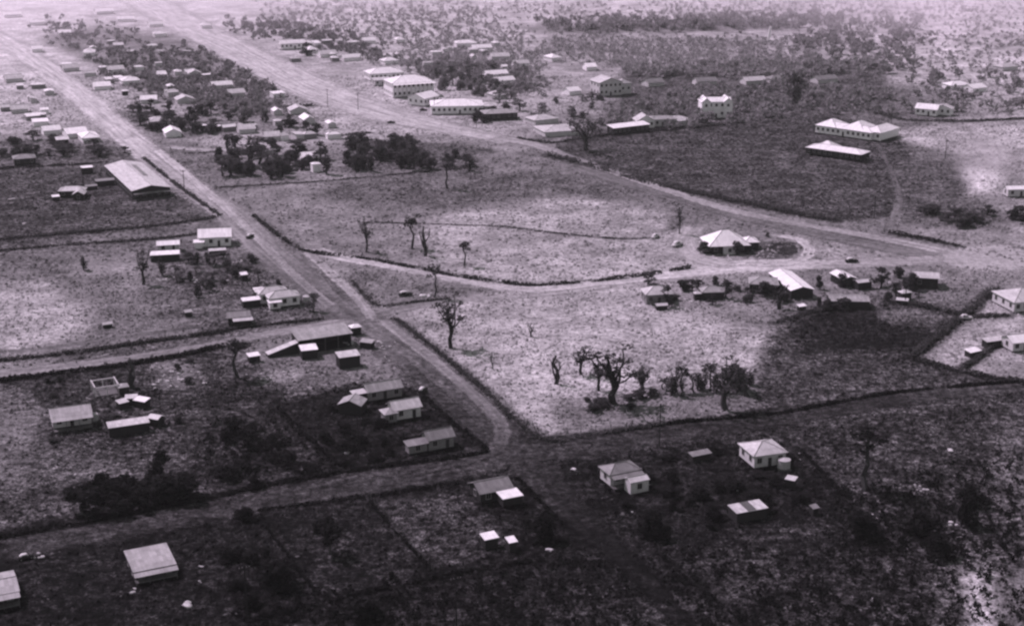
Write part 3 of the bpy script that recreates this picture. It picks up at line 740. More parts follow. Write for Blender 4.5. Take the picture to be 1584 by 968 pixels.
# top left town
TL = [
 (115,200,15,9,'gable','l','c','wide pale roofed building at the left road bend'),
 (137,207,12,9,'hip','b','c','bright hipped roof next to the left road bend'),
 (78,197,12,6,'gable','l','c','pale gabled house left of the road bend cluster'),
 (62,186,13,5,'skillion','l','c','long low pale roof above the road bend cluster'),
 (96,214,7,4,'skillion','m','d','small dull roof in front of the road bend cluster'),
 (138,78,12,8,'hip','b','c','brightest small roof in the hazy left town'),
 (108,102,14,6,'gable','m','g','dull roofed house above the hazy left road'),
 (57,73,12,5,'gable','l','c','pale roof near the far left road'),
 (157,129,16,7,'gable','l','c','long pale roofed house beside the hazy left road'),
 (200,121,14,8,'hip','l','c','pale hipped house in the middle of the hazy left town'),
 (178,104,16,6,'gable','m','c','dull long roof among trees in the left town'),
 (245,183,13,8,'hip','m','g','dull hipped house in the dark tree belt by the road'),
 (266,200,10,6,'gable','b','c','bright gabled cottage in the dark tree belt by the road'),
 (240,35,16,6,'gable','b','c','bright long roof on the far edge of the boulevard'),
 (247,50,15,7,'hip','b','c','bright hipped roof on the near edge of the boulevard top'),
 (318,37,13,7,'hip','l','c','pale roof across the boulevard at the top'),
 (18,20,22,8,'gable','b','w','bright long building in the top left corner'),
 (57,32,18,8,'hip','l','c','pale hipped building near the top left corner'),
 (342,128,18,6,'gable','l','g','long pale roof beside the left side of the boulevard'),
 (364,140,10,5,'gable','m','g','small dull roof beside the left side of the boulevard'),
 (285,150,12,6,'gable','m','g','dull roof hidden among left town trees'),
 (230,150,12,6,'gable','l','g','pale roof hidden among left town trees'),
 (460,166,13,6,'gable','m','g','dull roof on the grass tongue beside the boulevard'),
 (475,180,14,5,'gable','l','g','pale roof on the grass tongue beside the boulevard'),
 (462,206,8,4,'skillion','m','g','low dull roof at the foot of the grass tongue'),
 (300,110,12,6,'gable','m','g','dull roof among the upper left town trees'),
 (20,118,14,6,'gable','m','g','dull roof by the far left edge'),
 (30,165,12,5,'gable','m','g','faint dull roof left of the hazy road'),
 (380,195,9,5,'gable','m','g','dull cottage in the trees above the grassy corner'),
 (420,206,8,5,'gable','m','g','dull cottage above the dark grove'),
 (478,238,9,5,'gable','b','c','bright roof behind the dark grove'),
 (160,15,22,9,'gable','b','w','very bright long roof at the top of the boulevard'),
 (195,27,20,8,'gable','b','w','bright roof below the very bright long roof at top'),
 (100,48,14,6,'gable','l','c','pale roof in the top left haze')]
_hr = random.Random(5)
for px, py, ww, dd, rk, rm, wm, lb in TL:
    along(px, py, ww * (.62 if ww > 10 else .85) * _hr.uniform(.85, 1.15), dd * 1.3 * _hr.uniform(.85, 1.2), lb, rot=_hr.choice([22, 22, 112, 15, 30, 25]) + _hr.uniform(-5, 5), h=2.5, rise=1.7 if rk != 'skillion' else .5, roof=rk, r=dict(m='l', l='b').get(rm, rm), wl=dict(c='w', g='c').get(wm, wm), z0=.1, wins='')  # walls a step paler: haze put into their colour
shed(488, 252, 3.6, 3.2, 'tiny bright white hut inside the dark grove', 3.6, .6, 'hip', 25, 'b', 'w')
for i, (px, py) in enumerate([(193,140),(314,193),(338,194),(372,192),(391,192)]):
    shed(px, py, 3, 2.6, ['tiny white hut by the hazy left road', 'leftmost of four tiny huts in the tree belt', 'second of four tiny huts in the tree belt', 'third of four tiny huts in the tree belt', 'rightmost of four tiny huts in the tree belt'][i], 2.6, .5, 'hip')
sp_ = [((60, 90), (200, 150)), ((240, 100), (440, 200)), ((130, 60), (300, 110)), ((440, 60), (560, 95)), ((660, 60), (820, 130)), ((5, 120), (70, 200)), ((420, 180), (520, 215))]
k = 0; tries = 0
while k < 64 and tries < 3000:
    tries += 1; (xa, ya), (xb, yb) = sp_[tries % len(sp_)]; px, py = _hr.uniform(xa, xb), _hr.uniform(ya, yb); q = at(px, py)
    if any((q.x - a) ** 2 + (q.y - b) ** 2 < (c + 5) ** 2 for a, b, c in FOOT) or not road_clear(np.array([q.x]), np.array([q.y]), 3.0)[0]: continue
    k += 1; side = 'left of the boulevard' if px < 440 else 'beyond main street'
    shed(px, py, _hr.uniform(3.5, 8), _hr.uniform(3, 6), 'faint small roof among the trees of the hazy town ' + side, 2.4, _hr.uniform(.4, 1.2), _hr.choice(['gable', 'hip', 'skillion']), 22 + _hr.choice([0, 0, 90, 10]), _hr.choice('bbbllm'), _hr.choice('wcg'), group='small roofs of the hazy town ' + side)
# main street buildings
house(451, 64, 17, 8, 'bright double building at the top of the boulevard far side', 4.5, 1.8, 'gable', 20, 'b', 'w', annex=[(11, -1, 6, 6, 4, 1.6, 'hip', 'b', 'w')])
MS = [
 (482,74,8,7,'hip','b','w','bright hipped cottage beside a grey bush on the boulevard'),
 (505,80,14,7,'gable','m','c','dull roofed shop on the far side of the boulevard'),
 (541,86,14,5,'gable','l','c','thin pale roof behind the boulevard shops'),
 (602,91,12,6,'hip','l','c','pale hipped roof above the hotel'),
 (570,60,11,5,'gable','l','c','small pale roof far above the hotel'),
 (618,59,9,6,'hip','b','c','small bright roof far above the hotel'),
 (720,64,16,7,'hip','l','c','pale roof left of the pair on the far rise'),
 (744,71,15,6,'gable','b','c','bright roof right of the pair on the far rise'),
 (772,84,16,7,'gable','m','g','dull roof above the dark town trees'),
 (766,111,16,6,'gable','b','c','upper bright long roof behind main street'),
 (778,121,14,5,'gable','b','c','lower bright long roof behind main street'),
 (769,143,10,7,'hip','m','g','dull hipped roof among trees right of main street'),
 (855,86,11,8,'hip','b','c','bright hipped cottage alone in the pale scrub'),
 (912,100,9,7,'gable','b','c','small bright cottage right of the lone hipped one'),
 (884,137,11,6,'gable','l','c','pale roof left of the textured two storey building'),
 (860,196,24,13,'hip','m','g','broad dull hipped building left of the spreading tree'),
 (838,180,16,8,'hip','m','g','dull roof behind the broad hipped building'),
 (1048,182,15,8,'hip','m','g','dull boxy house right of the gabled pale one'),
 (1090,122,16,6,'gable','g','g','dull roof in front of the dark tree line'),
 (1165,121,19,6,'gable','m','g','pale roof in front of the dark tree line'),
 (1200,119,12,6,'hip','g','g','pale house left of the black tree'),
 (1275,119,16,6,'gable','g','g','pale roof right of the black tree'),
 (1010,124,14,6,'gable','g','g','dull roof near the left of the dark tree line'),
 (805,95,12,5,'gable','m','c','faint dull roof above the dark town trees'),
 (1480,128,16,7,'hip','b','c','left half of the bright pair in the hazy right'),
 (1507,132,14,7,'gable','b','c','right half of the bright pair in the hazy right'),
 (1555,100,14,7,'hip','m','g','faint building in the right smoke haze')]
for px, py, ww, dd, rk, rm, wm, lb in MS:
    along(px, py, ww * .78 * _hr.uniform(.85, 1.15), dd * 1.3, lb, rot=22 + _hr.uniform(-9, 9), h=2.6, rise=1.7, roof=rk, r=dict(m='l', l='b').get(rm, rm), wl=dict(c='w', g='c').get(wm, wm), z0=.1, wins='')  # wall colour lightened here too, to stand for haze
house(594, 108, 21, 13, 'large bright hipped building left of the white hotel', 4.5, 2.6, 'hip', 22, 'b', 'w', cat='building', name='building')
house(632, 121, 24, 17, 'big white two storey hotel with broad hipped roof', 8.0, 3.0, 'hip', 22, 'b', 'w', cat='hotel', name='hotel', stories=2, ver=2.6, z0=.2)
house(655, 146, 13, 11, 'white gabled shop wedged between hotel and brightest roof', 4.6, 2.2, 'gable', 55, 'b', 'w', cat='shop', name='shop')
house(706, 157, 27, 17, 'brightest broad low roof on main street', 4.6, 2.4, 'hip', 5, 'b', 'w', cat='shop', name='shop', annex=[(16.5, -2, 8, 10, 4.0, 1.2, 'hip', 'l', 'c')])
house(590, 122, 10, 6, 'pale low shop in front of the large hipped building', 3.6, .6, 'skillion', 22, 'l', 'c', cat='shop', name='shop')
house(772, 171, 17, 10, 'dull roofed shop above the dark hedge at the end of main street', 3.8, 1.4, 'hip', 15, 'm', 'd', cat='shop', name='shop')
house(938, 122, 14, 12, 'textured two storey boarding house behind the spreading tree', 8.0, 2.4, 'gabley', 22, 'l', 'c', cat='building', name='building', stories=2, annex=[(10, 0, 7, 9, 6.5, 1.8, 'hip', 'm', 'c')])
house(972, 193, 21, 5.5, 'long thin bright roofed store beside the dark green field', 3.6, .8, 'skillion', 30, 'b', 'd', cat='store', name='store')
house(996, 181, 9, 8, 'pale gabled house joined behind the long bright store', 4.2, 2.6, 'gabley', 10, 'l', 'w')
house(1022, 181, 14, 8, 'low dull pale house between the gabled and boxy ones', 4.0, 1.2, 'hip', 10, 'm', 'c')
house(1106, 153, 15, 9, 'tall white two storey house with twin gables above the dark field', 8.6, 1.6, 'gable', 4, 'b', 'w', stories=2, annex=[(-5.4, -.3, 4.6, 9.8, 8.6, 1.9, 'gabley', 'b', 'w', dict(stories=2)), (6.0, -.3, 4.6, 9.8, 8.6, 2.0, 'gabley', 'b', 'w', dict(stories=2))], z0=.2)
# long white school on the dark field
house(1312, 195, 30, 9, 'long white school with several joined hipped roofs on the dark field', 4.2, 1.8, 'hip', -42, 'b', 'w', cat='school', name='school', z0=.6, ov=.6,
      annex=[(-9.5, 1.5, 11, 12.5, 4.25, 3.0, 'hip', 'b', 'w'), (4.5, 3.5, 12, 14.5, 4.3, 3.4, 'hip', 'b', 'w'), (14.5, 6.5, 9, 18, 4.35, 2.4, 'hip', 'b', 'w')])
house(1296, 229, 27, 9, 'long white roofed classroom block in front of the school', 3.6, 1.5, 'hip', -38, 'b', 'd', cat='school', name='school', z0=.8, annex=[(-6.5, 3.0, 9, 8, 3.7, 2.6, 'hip', 'b', 'd', dict(wins=''))])
house(1436, 164, 11, 8, 'small bright house with two gables in the hazy right fields', 4, 2.0, 'gable', -30, 'b', 'w', annex=[(7, 4, 9, 5, 4.2, 1.6, 'gabley', 'l', 'w')])
house(1570, 289, 7.5, 5, 'pale cottage near the right edge below the smoke', 3.6, .8, 'gable', 5, 'b', 'c')
# around the round house
house(1122, 366, 12.5, 10.5, 'broad white hipped house between the loop road and the grass paddock', 3.2, 4.2, 'hip', 8, 'b', 'd', ov=1.3, z0=.1,
      annex=[(9.4, 1.6, 5.0, 5.5, 2.8, 1.4, 'hip', 'b', 'd'), (-7.2, -0.6, 2.6, 5.5, 2.7, 0.8, 'hip', 'l', 'd'), (0, -5.6, 4.4, 1.6, 2.9, .3, 'skillion', 'm', 'c')])
def longside(px, py, w, d, label, rot=-55, **kw): return house(px, py, w, d, label, rot=rot, **kw)
a1 = at(1206, 420, 3.5); a2 = at(1240, 447, 3.5); ang = math.degrees(math.atan2((a2 - a1).y, (a2 - a1).x))
print('LONG', (a2 - a1).length, ang)
house(1224, 432, (a2 - a1).length, 7.2, 'long white roofed shed pointing away from the pale road', 3.2, 1.0, 'gable', ang, 'b', 'd', cat='shed', name='shed', z0=.1, wins='')
house(1305, 424, 8, 4.6, 'smaller white roofed shed angled beside the long one', 3.0, .8, 'gable', ang + 8, 'b', 'd', cat='shed', name='shed', z0=.1, wins='')
shed(1334, 433, 5, 3.4, 'small pale roof between angled shed and round dark tree', 2.6, .5, 'gable', 20, 'l')
house(1432, 423, 7.6, 6.4, 'white roofed cottage at the right end of the roadside row', 3.8, 1.0, 'gable', -12, 'l', 'd', z0=.1)
shed(1312, 459, 12, 7.0, 'broad low dull roof at the edge of the dark field', 2.6, .8, 'gable', -3, 'm', 'd', z0=0)
shed(1400, 450, 3.4, 2.4, 'small pale hut under the dark trees of the roadside row', 2.4, .7, 'hip', 20, 'l')
shed(1396, 463, 3.4, 1.6, 'thin pale trough shed below the small pale hut', 1.2, .3, rot=-20, r='l')
shed(1240, 472, 2.4, 1.4, 'tiny bright hut in the rough grass below the long white shed', 1.4, .3)
house(1016, 447, 8.2, 6.6, 'pale hipped cottage half hidden by dark bushes', 3.2, 1.8, 'hip', 10, 'l', 'g', z0=.1)
shed(1023, 470, 3.4, 2.0, 'tiny pale hut below the bushes of the pale cottage', 1.6, .4, 'gable', 10, 'l')
shed(1079, 452, 2.0, 1.8, 'tiny pale hut between two bush clumps', 2.2, .5, 'hip', 10, 'l')
shed(1101, 446, 7.0, 5.0, 'dull low cottage roof among the roadside bushes', 2.6, 1.3, 'hip', 5, 'm', 'd')
house(1182, 432, 9, 7, 'dull hipped cottage left of the long white shed', 3.0, 1.6, 'hip', -8, 'm', 'd', z0=.1)
house(1582, 452, 13, 12, 'large pale house cut by the right edge of the photo', 3.6, 2.4, 'hip', 15, 'l', 'c')
house(1578, 520, 8, 6, 'small pale roofed house at the right edge lots', 3.2, 1.2, 'gable', 15, 'b', 'c')
shed(1505, 541, 4.0, 2.2, 'low pale shed beside the hedge in the right lots', 1.6, .4, rot=30, r='b')
shed(1539, 524, 7, 2.4, 'thin pale lean-to left of the right edge cottage', 2.0, .3, rot=20, r='l')

# unfinished hut: bare timber frame
p = at(163, 606); fr = empty('unfinished_hut', p, R(25), 'roofless pale timber frame of a hut in the left yards', 'building'); FOOT.append((p.x, p.y, 4))
for (x, y) in ((-3, -3), (3, -3), (-3, 3), (3, 3), (0, -3), (0, 3), (-3, 0), (3, 0)):
    m = MB(); m.box(-.12, .12, -.12, .12, 0, 2.4); m.build('post', M_PALE_TIMBER, fr, (x, y, 0))
for k, (a, b) in enumerate((((-3.1, -3), (3.1, -3)), ((3, -3.1), (3, 3.1)), ((3.1, 3), (-3.1, 3)), ((-3, 3.1), (-3, -3.1)))):
    m = MB(); m.tube((a[0], a[1], 2.5 + .2 * (k % 2)), (b[0], b[1], 2.5 + .2 * (k % 2)), .18, .18, 4); m.build('top_plate', M_PALE_TIMBER, fr)
m = MB(); m.box(-2.8, 2.8, -2.8, 2.8, .02, .15); m.build('floor', M_TIMBER, fr)

# ------------------------------------------------------------------ water tanks, vehicles, rubble, poles
def tank(px, py, r, h, label):
    p = at(px, py, h); p.z = 0
    t = empty('water_tank', p, 0, label, 'water tank'); FOOT.append((p.x, p.y, r + .3))
    m = MB(); m.tube((0, 0, .4), (0, 0, h), r, r, 16); m.build('tank_body', M_TANK, t)
    m = MB(); m.tube((0, 0, h + .002), (0, 0, h + .35), r + .05, .1, 16); m.build('lid', M_TANK, t)
    m = MB(); m.box(-r, r, -r, r, 0, .398); m.build('stand', M_TIMBER, t)
    for z in (.9, 1.4, 1.9):
        if z < h: m = MB(); m.tube((0, 0, z), (0, 0, z + .05), r + .02, r + .02, 16, False); m.build('hoop', M_TANK, t)
tank(1213, 710, 1.5, 2.4, 'round grey water tank beside the pyramid roofed house')
tank(600, 640, 0.9, 1.8, 'small round water tank by the hipped wing house')
tank(474, 458, 1.2, 2.2, 'round pale water tank right of the white hipped house')
tank(145, 640, 1.0, 2.0, 'round water tank at the right of the wide verandah house')
tank(1164, 372, 1.2, 2.2, 'pale water tank beside the broad white hipped house')
def make_car(px, py, rot, label, pale=True, s=1.0, group=None, name='car', dark_body=False):
    p = at(px, py); c = empty(name, p, R(rot), label, 'car', group, (s, s, s)); FOOT.append((p.x, p.y, 2.4))
    body = M_PAINT_DARK if dark_body else (M_PAINT_PALE if pale else M_PAINT_DARK); top = M_PAINT_PALE if pale else M_PAINT_DARK
    def prof(name, pts, wy, mat, inset=0.12):
        bm = bmesh.new(); L = [bm.verts.new((x, -wy, z)) for x, z in pts]; Rr = [bm.verts.new((x, wy, z)) for x, z in pts]
        bm.faces.new(L[::-1]); bm.faces.new(Rr)
        n = len(pts)
        for i in range(n): bm.faces.new((L[i], L[(i + 1) % n], Rr[(i + 1) % n], Rr[i]))
        bmesh.ops.recalc_face_normals(bm, faces=bm.faces)
        bmesh.ops.bevel(bm, geom=bm.edges[:], offset=inset, segments=2, affect='EDGES', clamp_overlap=True)
        me = bpy.data.meshes.new(name); bm.to_mesh(me); bm.free(); me.materials.append(mat); me.polygons.foreach_set('use_smooth', [True] * len(me.polygons)); return link(name, me, c)
    prof('body', [(-2.2, .35), (2.15, .35), (2.25, .6), (2.15, 1.0), (1.0, 1.12), (-1.9, 1.12), (-2.25, .75)], .75, body)
    prof('cabin', [(-1.75, 1.1), (.85, 1.1), (.45, 1.6), (.1, 1.75), (-1.0, 1.75), (-1.5, 1.5)], .66, top)
    for y in (-.68, .68): m = MB(); m.box(-1.2, .35, y - .012, y + .012, 1.2, 1.5); m.build('side_window', M_GLASS, c)
    m = MB(); m.quad((.80, -.5, 1.2), (.80, .5, 1.2), (.52, .5, 1.55), (.52, -.5, 1.55)); m.build('windscreen', M_GLASS, c)
    wm = MB(); wm.tube((0, -.1, 0), (0, .1, 0), .36, .36, 12); wm = wm.mesh('wheel', M_TYRE); hb = MB(); hb.tube((0, -.115, 0), (0, .115, 0), .16, .16, 8); hb = hb.mesh('hub', M_TANK)
    for x in (-1.45, 1.45):
        for y in (-.72, .72): w_ = link('wheel', wm, c, (x, y, .36)); link('hub', hb, w_)
    for y in (-.7, .7):
        m = MB(); m.tube((1.45 - .6, y, .62), (1.45 + .1, y, .84), .1, .16, 6); m.tube((1.45 + .1, y, .84), (2.1, y, .55), .16, .1, 6); m.build('mudguard', body, c)
    for y in (-.45, .45): m = MB(); m.tube((2.2, y, .8), (2.3, y, .8), .13, .13, 8); m.build('headlight', M_GLASS, c)
    m = MB(); m.box(2.28, 2.36, -.7, .7, .4, .52); m.build('bumper', M_TANK, c)
make_car(1014, 368, 60, 'smaller pale car parked on the grass left of the white hipped house', s=.95)
make_car(1048, 381, 50, 'larger pale car parked nearest the broad white hipped house', s=1.15)
make_car(1317, 406, 5, 'pale topped dark car on the pale road above the roadside row', dark_body=True)
make_car(627, 458, 10, 'dark car with pale roof on the grass triangle', dark_body=True, s=1.0)
make_car(387, 368, 70, 'pale car at the edge of the main road near the large white building', s=.9, dark_body=True)
make_car(1494, 494, 0, 'pale car on the bright lot at the right', s=.9)
make_car(654, 606, 70, 'small car parked on the verge above the dark triangular block', s=.85, dark_body=True)
make_car(605, 191, 10, 'pale car on the wide boulevard', s=.9, dark_body=True)
make_car(655, 172, 15, 'dark car in front of the white gabled shop', pale=False, s=.9)
make_car(889, 731, -40, 'small dull car on the dark verge right of the crossroads', s=.6, dark_body=True)
make_car(40, 864, 30, 'dark car with pale roof in the far left foreground yard', s=.7, dark_body=True)
def rubble(px, py, label, n=7, spread=1.6, size=.5, mat=None, seed=0, name='rubble_heap', cat='rubble'):
    rr = random.Random(seed + int(px)); bm = bmesh.new()
    for i in range(n):
        g = bmesh.ops.create_icosphere(bm, subdivisions=1, radius=size * rr.uniform(.5, 1.1))
        o = Vector((rr.gauss(0, spread), rr.gauss(0, spread), size * .3))
        for v in g['verts']: v.co = Vector((v.co.x * rr.uniform(1, 1.8), v.co.y, v.co.z * .7)) * rr.uniform(.8, 1.2) + o
    me = bpy.data.meshes.new(name); bm.to_mesh(me); bm.free(); me.materials.append(mat or M_RUBBLE)
    return tag(link(name, me, None, at(px, py)), label, cat)
for i, a in enumerate([(655, 458, 'pale heap beside the dark car on the grass triangle', 9, 1.0, .8), (250, 434, 'scattered pale junk below the tall thin tree', 8, 1.6, .45),
    (310, 436, 'long pale junk heap in the yard left of the main road', 9, 2.2, .45), (60, 862, 'pale junk in the left foreground yard', 4, .8, .4),
    (212, 913, 'pale stones left of the tiny foreground shed', 4, .8, .35), (290, 936, 'small bright box heap below the flat roofed house', 5, .5, .6),
    (543, 531, 'pale clutter under the end of the open shed', 10, 1.6, .5), (585, 535, 'pale clutter at the roadside by the open shed', 9, 2.2, .45),
    (262, 592, 'pale spoil heap in the left yards', 12, 3.0, .5), (283, 586, 'second pale spoil heap right of the first', 10, 2.4, .5), (420, 577, 'flat pale stone heap below the open shed', 12, 2.8, .4),
    (538, 700, 'single pale stone heap in the dark block', 4, .7, .5), (1475, 808, 'two pale rocks in the rough scrub at right', 3, .6, .5), (1470, 697, 'pale rock in the dark right field', 2, .3, .6),
    (852, 852, 'pale rock on the dark scrub edge', 2, .5, .5), (1350, 928, 'small pale stone near the bottom right', 2, .3, .4), (1353, 800, 'pale rubble in the rough right scrub', 6, 1.4, .4),
    (1425, 755, 'pale stones on the rough right field', 6, 1.2, .35), (20, 309, 'small pale rock in the dark left field', 3, .6, .6), (36, 347, 'pale speck of stones on the dark left field', 3, .5, .5), (830, 352, 'small dark stump pile in the bright paddock', 2, .4, .5),
    (590, 350, 'single pale stone in the paddock', 2, .2, .5), (528, 437, 'white marker stone on the main road edge', 2, .2, .6), (757, 203, 'white stone at the end of main street', 3, .5, .9)]):
    rubble(*a[:3], n=a[3], spread=a[4], size=a[5], seed=i)
_jr = random.Random(77)
for (x0, x1, y0, y1, n_, lb) in [(235, 470, 400, 485, 22, 'small pale junk in the yards left of the main road'), (130, 300, 570, 660, 14, 'small pale junk in the left yards'), (400, 610, 530, 590, 16, 'small pale junk round the open shed'), (960, 1440, 415, 480, 20, 'small pale junk in the roadside row of cottages'), (930, 1260, 700, 800, 10, 'small pale junk in the dark right yards'), (20, 500, 850, 950, 8, 'small pale junk in the foreground yards')]:
    for i in range(n_):
        px, py = _jr.uniform(x0, x1), _jr.uniform(y0, y1); q = at(px, py)
        if any((q.x - a) ** 2 + (q.y - b) ** 2 < (c + .5) ** 2 for a, b, c in FOOT): continue
        o = rubble(px, py, lb, n=_jr.randrange(2, 4), spread=_jr.uniform(.4, 1.1), size=_jr.uniform(.22, .42), mat=_jr.choice([M_RUBBLE, M_TIMBER, M_TANK]), seed=i, name='yard_junk', cat='junk'); o['group'] = lb.replace('small pale junk', 'junk')
# chimney-like white mast far right
m = MB(); m.tube((0, 0, 0), (1.2, 0, 11), .9, .8, 8); tag(m.build('chimney_stack', WALL['w'], None, at(1188, 66)), 'thin leaning white stack in the far scrub', 'stack')
def pole(px, py, h, label, arm=True, rot=25):
    p = at(px, py); o = empty('power_pole', p, R(rot), label, 'power pole', None)
    m = MB(); m.tube((0, 0, 0), (0, 0, h), .17, .12, 8); m.build('pole', M_DARKGAP, o)
    if arm:
        m = MB(); m.box(-1.1, 1.1, -.07, .07, h - .8, h - .65); a = m.build('crossarm', M_DARKGAP, o)
        im = MB(); im.tube((0, 0, 0), (0, 0, .2), .06, .04, 6); im = im.mesh('insulator', M_FRAME)
        for x in (-.95, -.4, .4, .95): link('insulator', im, a, (x, 0, h - .65))
for px, py, h, lb in [(1020,690,11,'tall power pole beside the dark cross street right of the crossroads'), (555,712,11,'power pole in the dark triangular block'), (383,962,12,'power pole in the foreground left of centre'), (706,972,11,'power pole at the bottom centre'),
    (285,292,8,'power pole beside the long hall'), (507,166,10,'power pole in the middle of the boulevard'), (554,170,9,'power pole right of the one in the boulevard'), (737,198,5,'short post at the end of main street'), (1352,338,9,'power pole on the edge of the dark field'), (1462,246,9,'power pole in the hazy right field'), (1378,195,7,'post at the right end of the school'), (129,288,8,'thin pole left of the hall'), (1400,470,6,'post beside the pale trough shed'), (885,232,6,'short pole left of the spreading tree'), (672,176,9,'power pole before the brightest roof')]:
    pole(px, py, h, lb, arm=h > 7)

# ------------------------------------------------------------------ trees
def leaf_mesh(name, centres, radii, n_per, size, mat, rr, flat=.8):
    """many small leaf-clump faces spread through blobs"""
    C_ = []; 
    for c, r in zip(centres, radii):
        k = max(4, int(n_per * r * r))
        d = rr.normal(size=(k, 3)); d /= np.linalg.norm(d, axis=1)[:, None]
        q = np.array(c) + d * (r * rr.uniform(.25, 1.0, (k, 1)) ** .6) * np.array([1, 1, flat]); C_.append(q)
    C_ = np.concatenate(C_); k = len(C_)
    u = rr.normal(size=(k, 3)); u /= np.linalg.norm(u, axis=1)[:, None]; v = np.cross(u, rr.normal(size=(k, 3))); v /= np.linalg.norm(v, axis=1)[:, None]
    s = size * rr.uniform(.5, 1.25, (k, 1)); s2 = s * rr.uniform(.5, 1.0, (k, 1))
    vv = np.stack([C_ - u * s - v * s2 * .6, C_ + u * s * .2 - v * s2, C_ + u * s + v * s2 * .3, C_ - u * s * .3 + v * s2], 1).reshape(-1, 3)
    vv[:, 2] = np.maximum(vv[:, 2], .05)
    return mesh_np(name, vv, np.arange(k * 4).reshape(-1, 4), mat)
def limb_tree(kind, seed, mat, dens=1.0):
    rr = np.random.default_rng(seed); pr = random.Random(seed); m = MB(); cs = []; rs = []
    h = 10.0
    def bend_tube(p, q, r0, r1, k=3):
        p = Vector(p); q = Vector(q); pts = [p]
        for i in range(1, k): t = i / k; pts.append(p.lerp(q, t) + Vector((pr.uniform(-1, 1), pr.uniform(-1, 1), 0)) * (q - p).length * .06)
        pts.append(q)
        for i in range(k): m.tube(pts[i], pts[i + 1], r0 + (r1 - r0) * i / k, r0 + (r1 - r0) * (i + 1) / k, 5, False)
        return pts
    if kind == 'broom':
        bend_tube((0, 0, 0), (0, 0, 4.6), .3, .2)
        for i in range(10):
            a = i * .8 + pr.uniform(-.2, .2); rd = pr.uniform(.5, 2.0); z = pr.uniform(5.2, 9.9)
            pt = bend_tube((0, 0, pr.uniform(2.6, 4.6)), (rd * math.cos(a), rd * math.sin(a), z), .13, .04)
            for t in (.4, .7, 1.0): q = Vector((0, 0, 3.6)).lerp(pt[-1], t); cs.append(q + Vector((pr.uniform(-.3, .3), pr.uniform(-.3, .3), pr.uniform(-.3, .3)))); rs.append(pr.uniform(.3, .7))
        size, npr = .19, 36
    elif kind == 'tall':
        bend_tube((0, 0, 0), (.2, 0, 8), .24, .12, 4)
        for i in range(7):
            a = pr.uniform(0, 6.28); rd = pr.uniform(.3, 1.2); z = pr.uniform(6.6, 9.6); bend_tube((.15, 0, z - 1.5), (rd * math.cos(a), rd * math.sin(a), z), .07, .03, 2); cs.append((rd * math.cos(a), rd * math.sin(a), z)); rs.append(pr.uniform(.6, 1.05))
        size, npr = .25, 30
    elif kind == 'bushy':
        bend_tube((0, 0, 0), (0, 0, 5), .4, .2)
        for i in range(14):
            a = pr.uniform(0, 6.28); z = pr.uniform(2.2, 9.0); rd = pr.uniform(.3, 3.2) * math.sin(math.pi * min(1, (z / 9.8)) ** .8) + .3
            bend_tube((0, 0, min(z, 4.6)), (rd * math.cos(a), rd * math.sin(a), z), .12, .04, 2); cs.append((rd * math.cos(a), rd * math.sin(a), z)); rs.append(pr.uniform(.9, 1.7))
        size, npr = .42, 15
    elif kind == 'scrub':
        bend_tube((0, 0, 0), (0, 0, 3), .3, .15)
        for i in range(12):
            a = pr.uniform(0, 6.28); z = pr.uniform(1.2, 8); rd = pr.uniform(0, 4.4) * (1 - z / 12); bend_tube((0, 0, 1), (rd * math.cos(a), rd * math.sin(a), z), .1, .04, 2)
            cs.append((rd * math.cos(a), rd * math.sin(a), z)); rs.append(pr.uniform(1.3, 2.4))
        size, npr = .6, 9
    elif kind == 'narrow':
        bend_tube((0, 0, 0), (0, 0, 9), .25, .08)
        for i in range(9): z = 1.5 + i * .95; cs.append((pr.uniform(-.4, .4), pr.uniform(-.4, .4), z)); rs.append(1.25 * (1 - abs(z - 4.5) / 7.5) + .15)
        size, npr = .3, 24
    elif kind == 'spread':      # wide open crown on several rising limbs
        bend_tube((0, 0, 0), (0, 0, 3.2), .42, .3)
        for i in range(11):
            a = i * .6 + pr.uniform(-.3, .3); rd = pr.uniform(1.4, 4.0); z = pr.uniform(6.2, 9.6) - rd * .25
            pt = bend_tube((0, 0, pr.uniform(2.4, 3.4)), (rd * math.cos(a), rd * math.sin(a), z), .17, .05)
            cs.append(pt[-1]); rs.append(pr.uniform(.7, 1.25)); cs.append(Vector((0, 0, 3.2)).lerp(pt[-1], .62)); rs.append(.7)
        size, npr = .24, 17
    elif kind == 'dead':
        bend_tube((0, 0, 0), (.3, 0, 10), .45, .2, 4)
        bend_tube((0, 0, 2), (1.6, .3, 8.4), .25, .08); bend_tube((.1, 0, 1.4), (-1.5, -.3, 9), .25, .08); bend_tube((.2, 0, 5), (1.2, 1.2, 9), .14, .05); bend_tube((.1, 0, 3), (-.6, -1.2, 7.5), .14, .05)
        for i in range(5): cs.append((pr.uniform(-1.4, 1.6), pr.uniform(-1, 1), pr.uniform(6, 9.5))); rs.append(.45)
        size, npr = .22, 22
    tm = m.mesh('trunk', M_BARK); cm = leaf_mesh('crown', cs, rs, npr * dens, size, mat, rr)
    return tm, cm
PROTO = {}
def proto(kind, var, mat, dens=1.0):
    k = (kind, var, mat.name)
    if k not in PROTO: PROTO[k] = limb_tree(kind, hash((kind.encode()[0], var, len(mat.name))) % 9999 + var * 17, mat, dens)
    return PROTO[k]
KINDW = dict(broom=4.0, tall=2.5, bushy=6.2, scrub=9.5, narrow=2.2, spread=6.6, dead=3.0)
TREES = 0
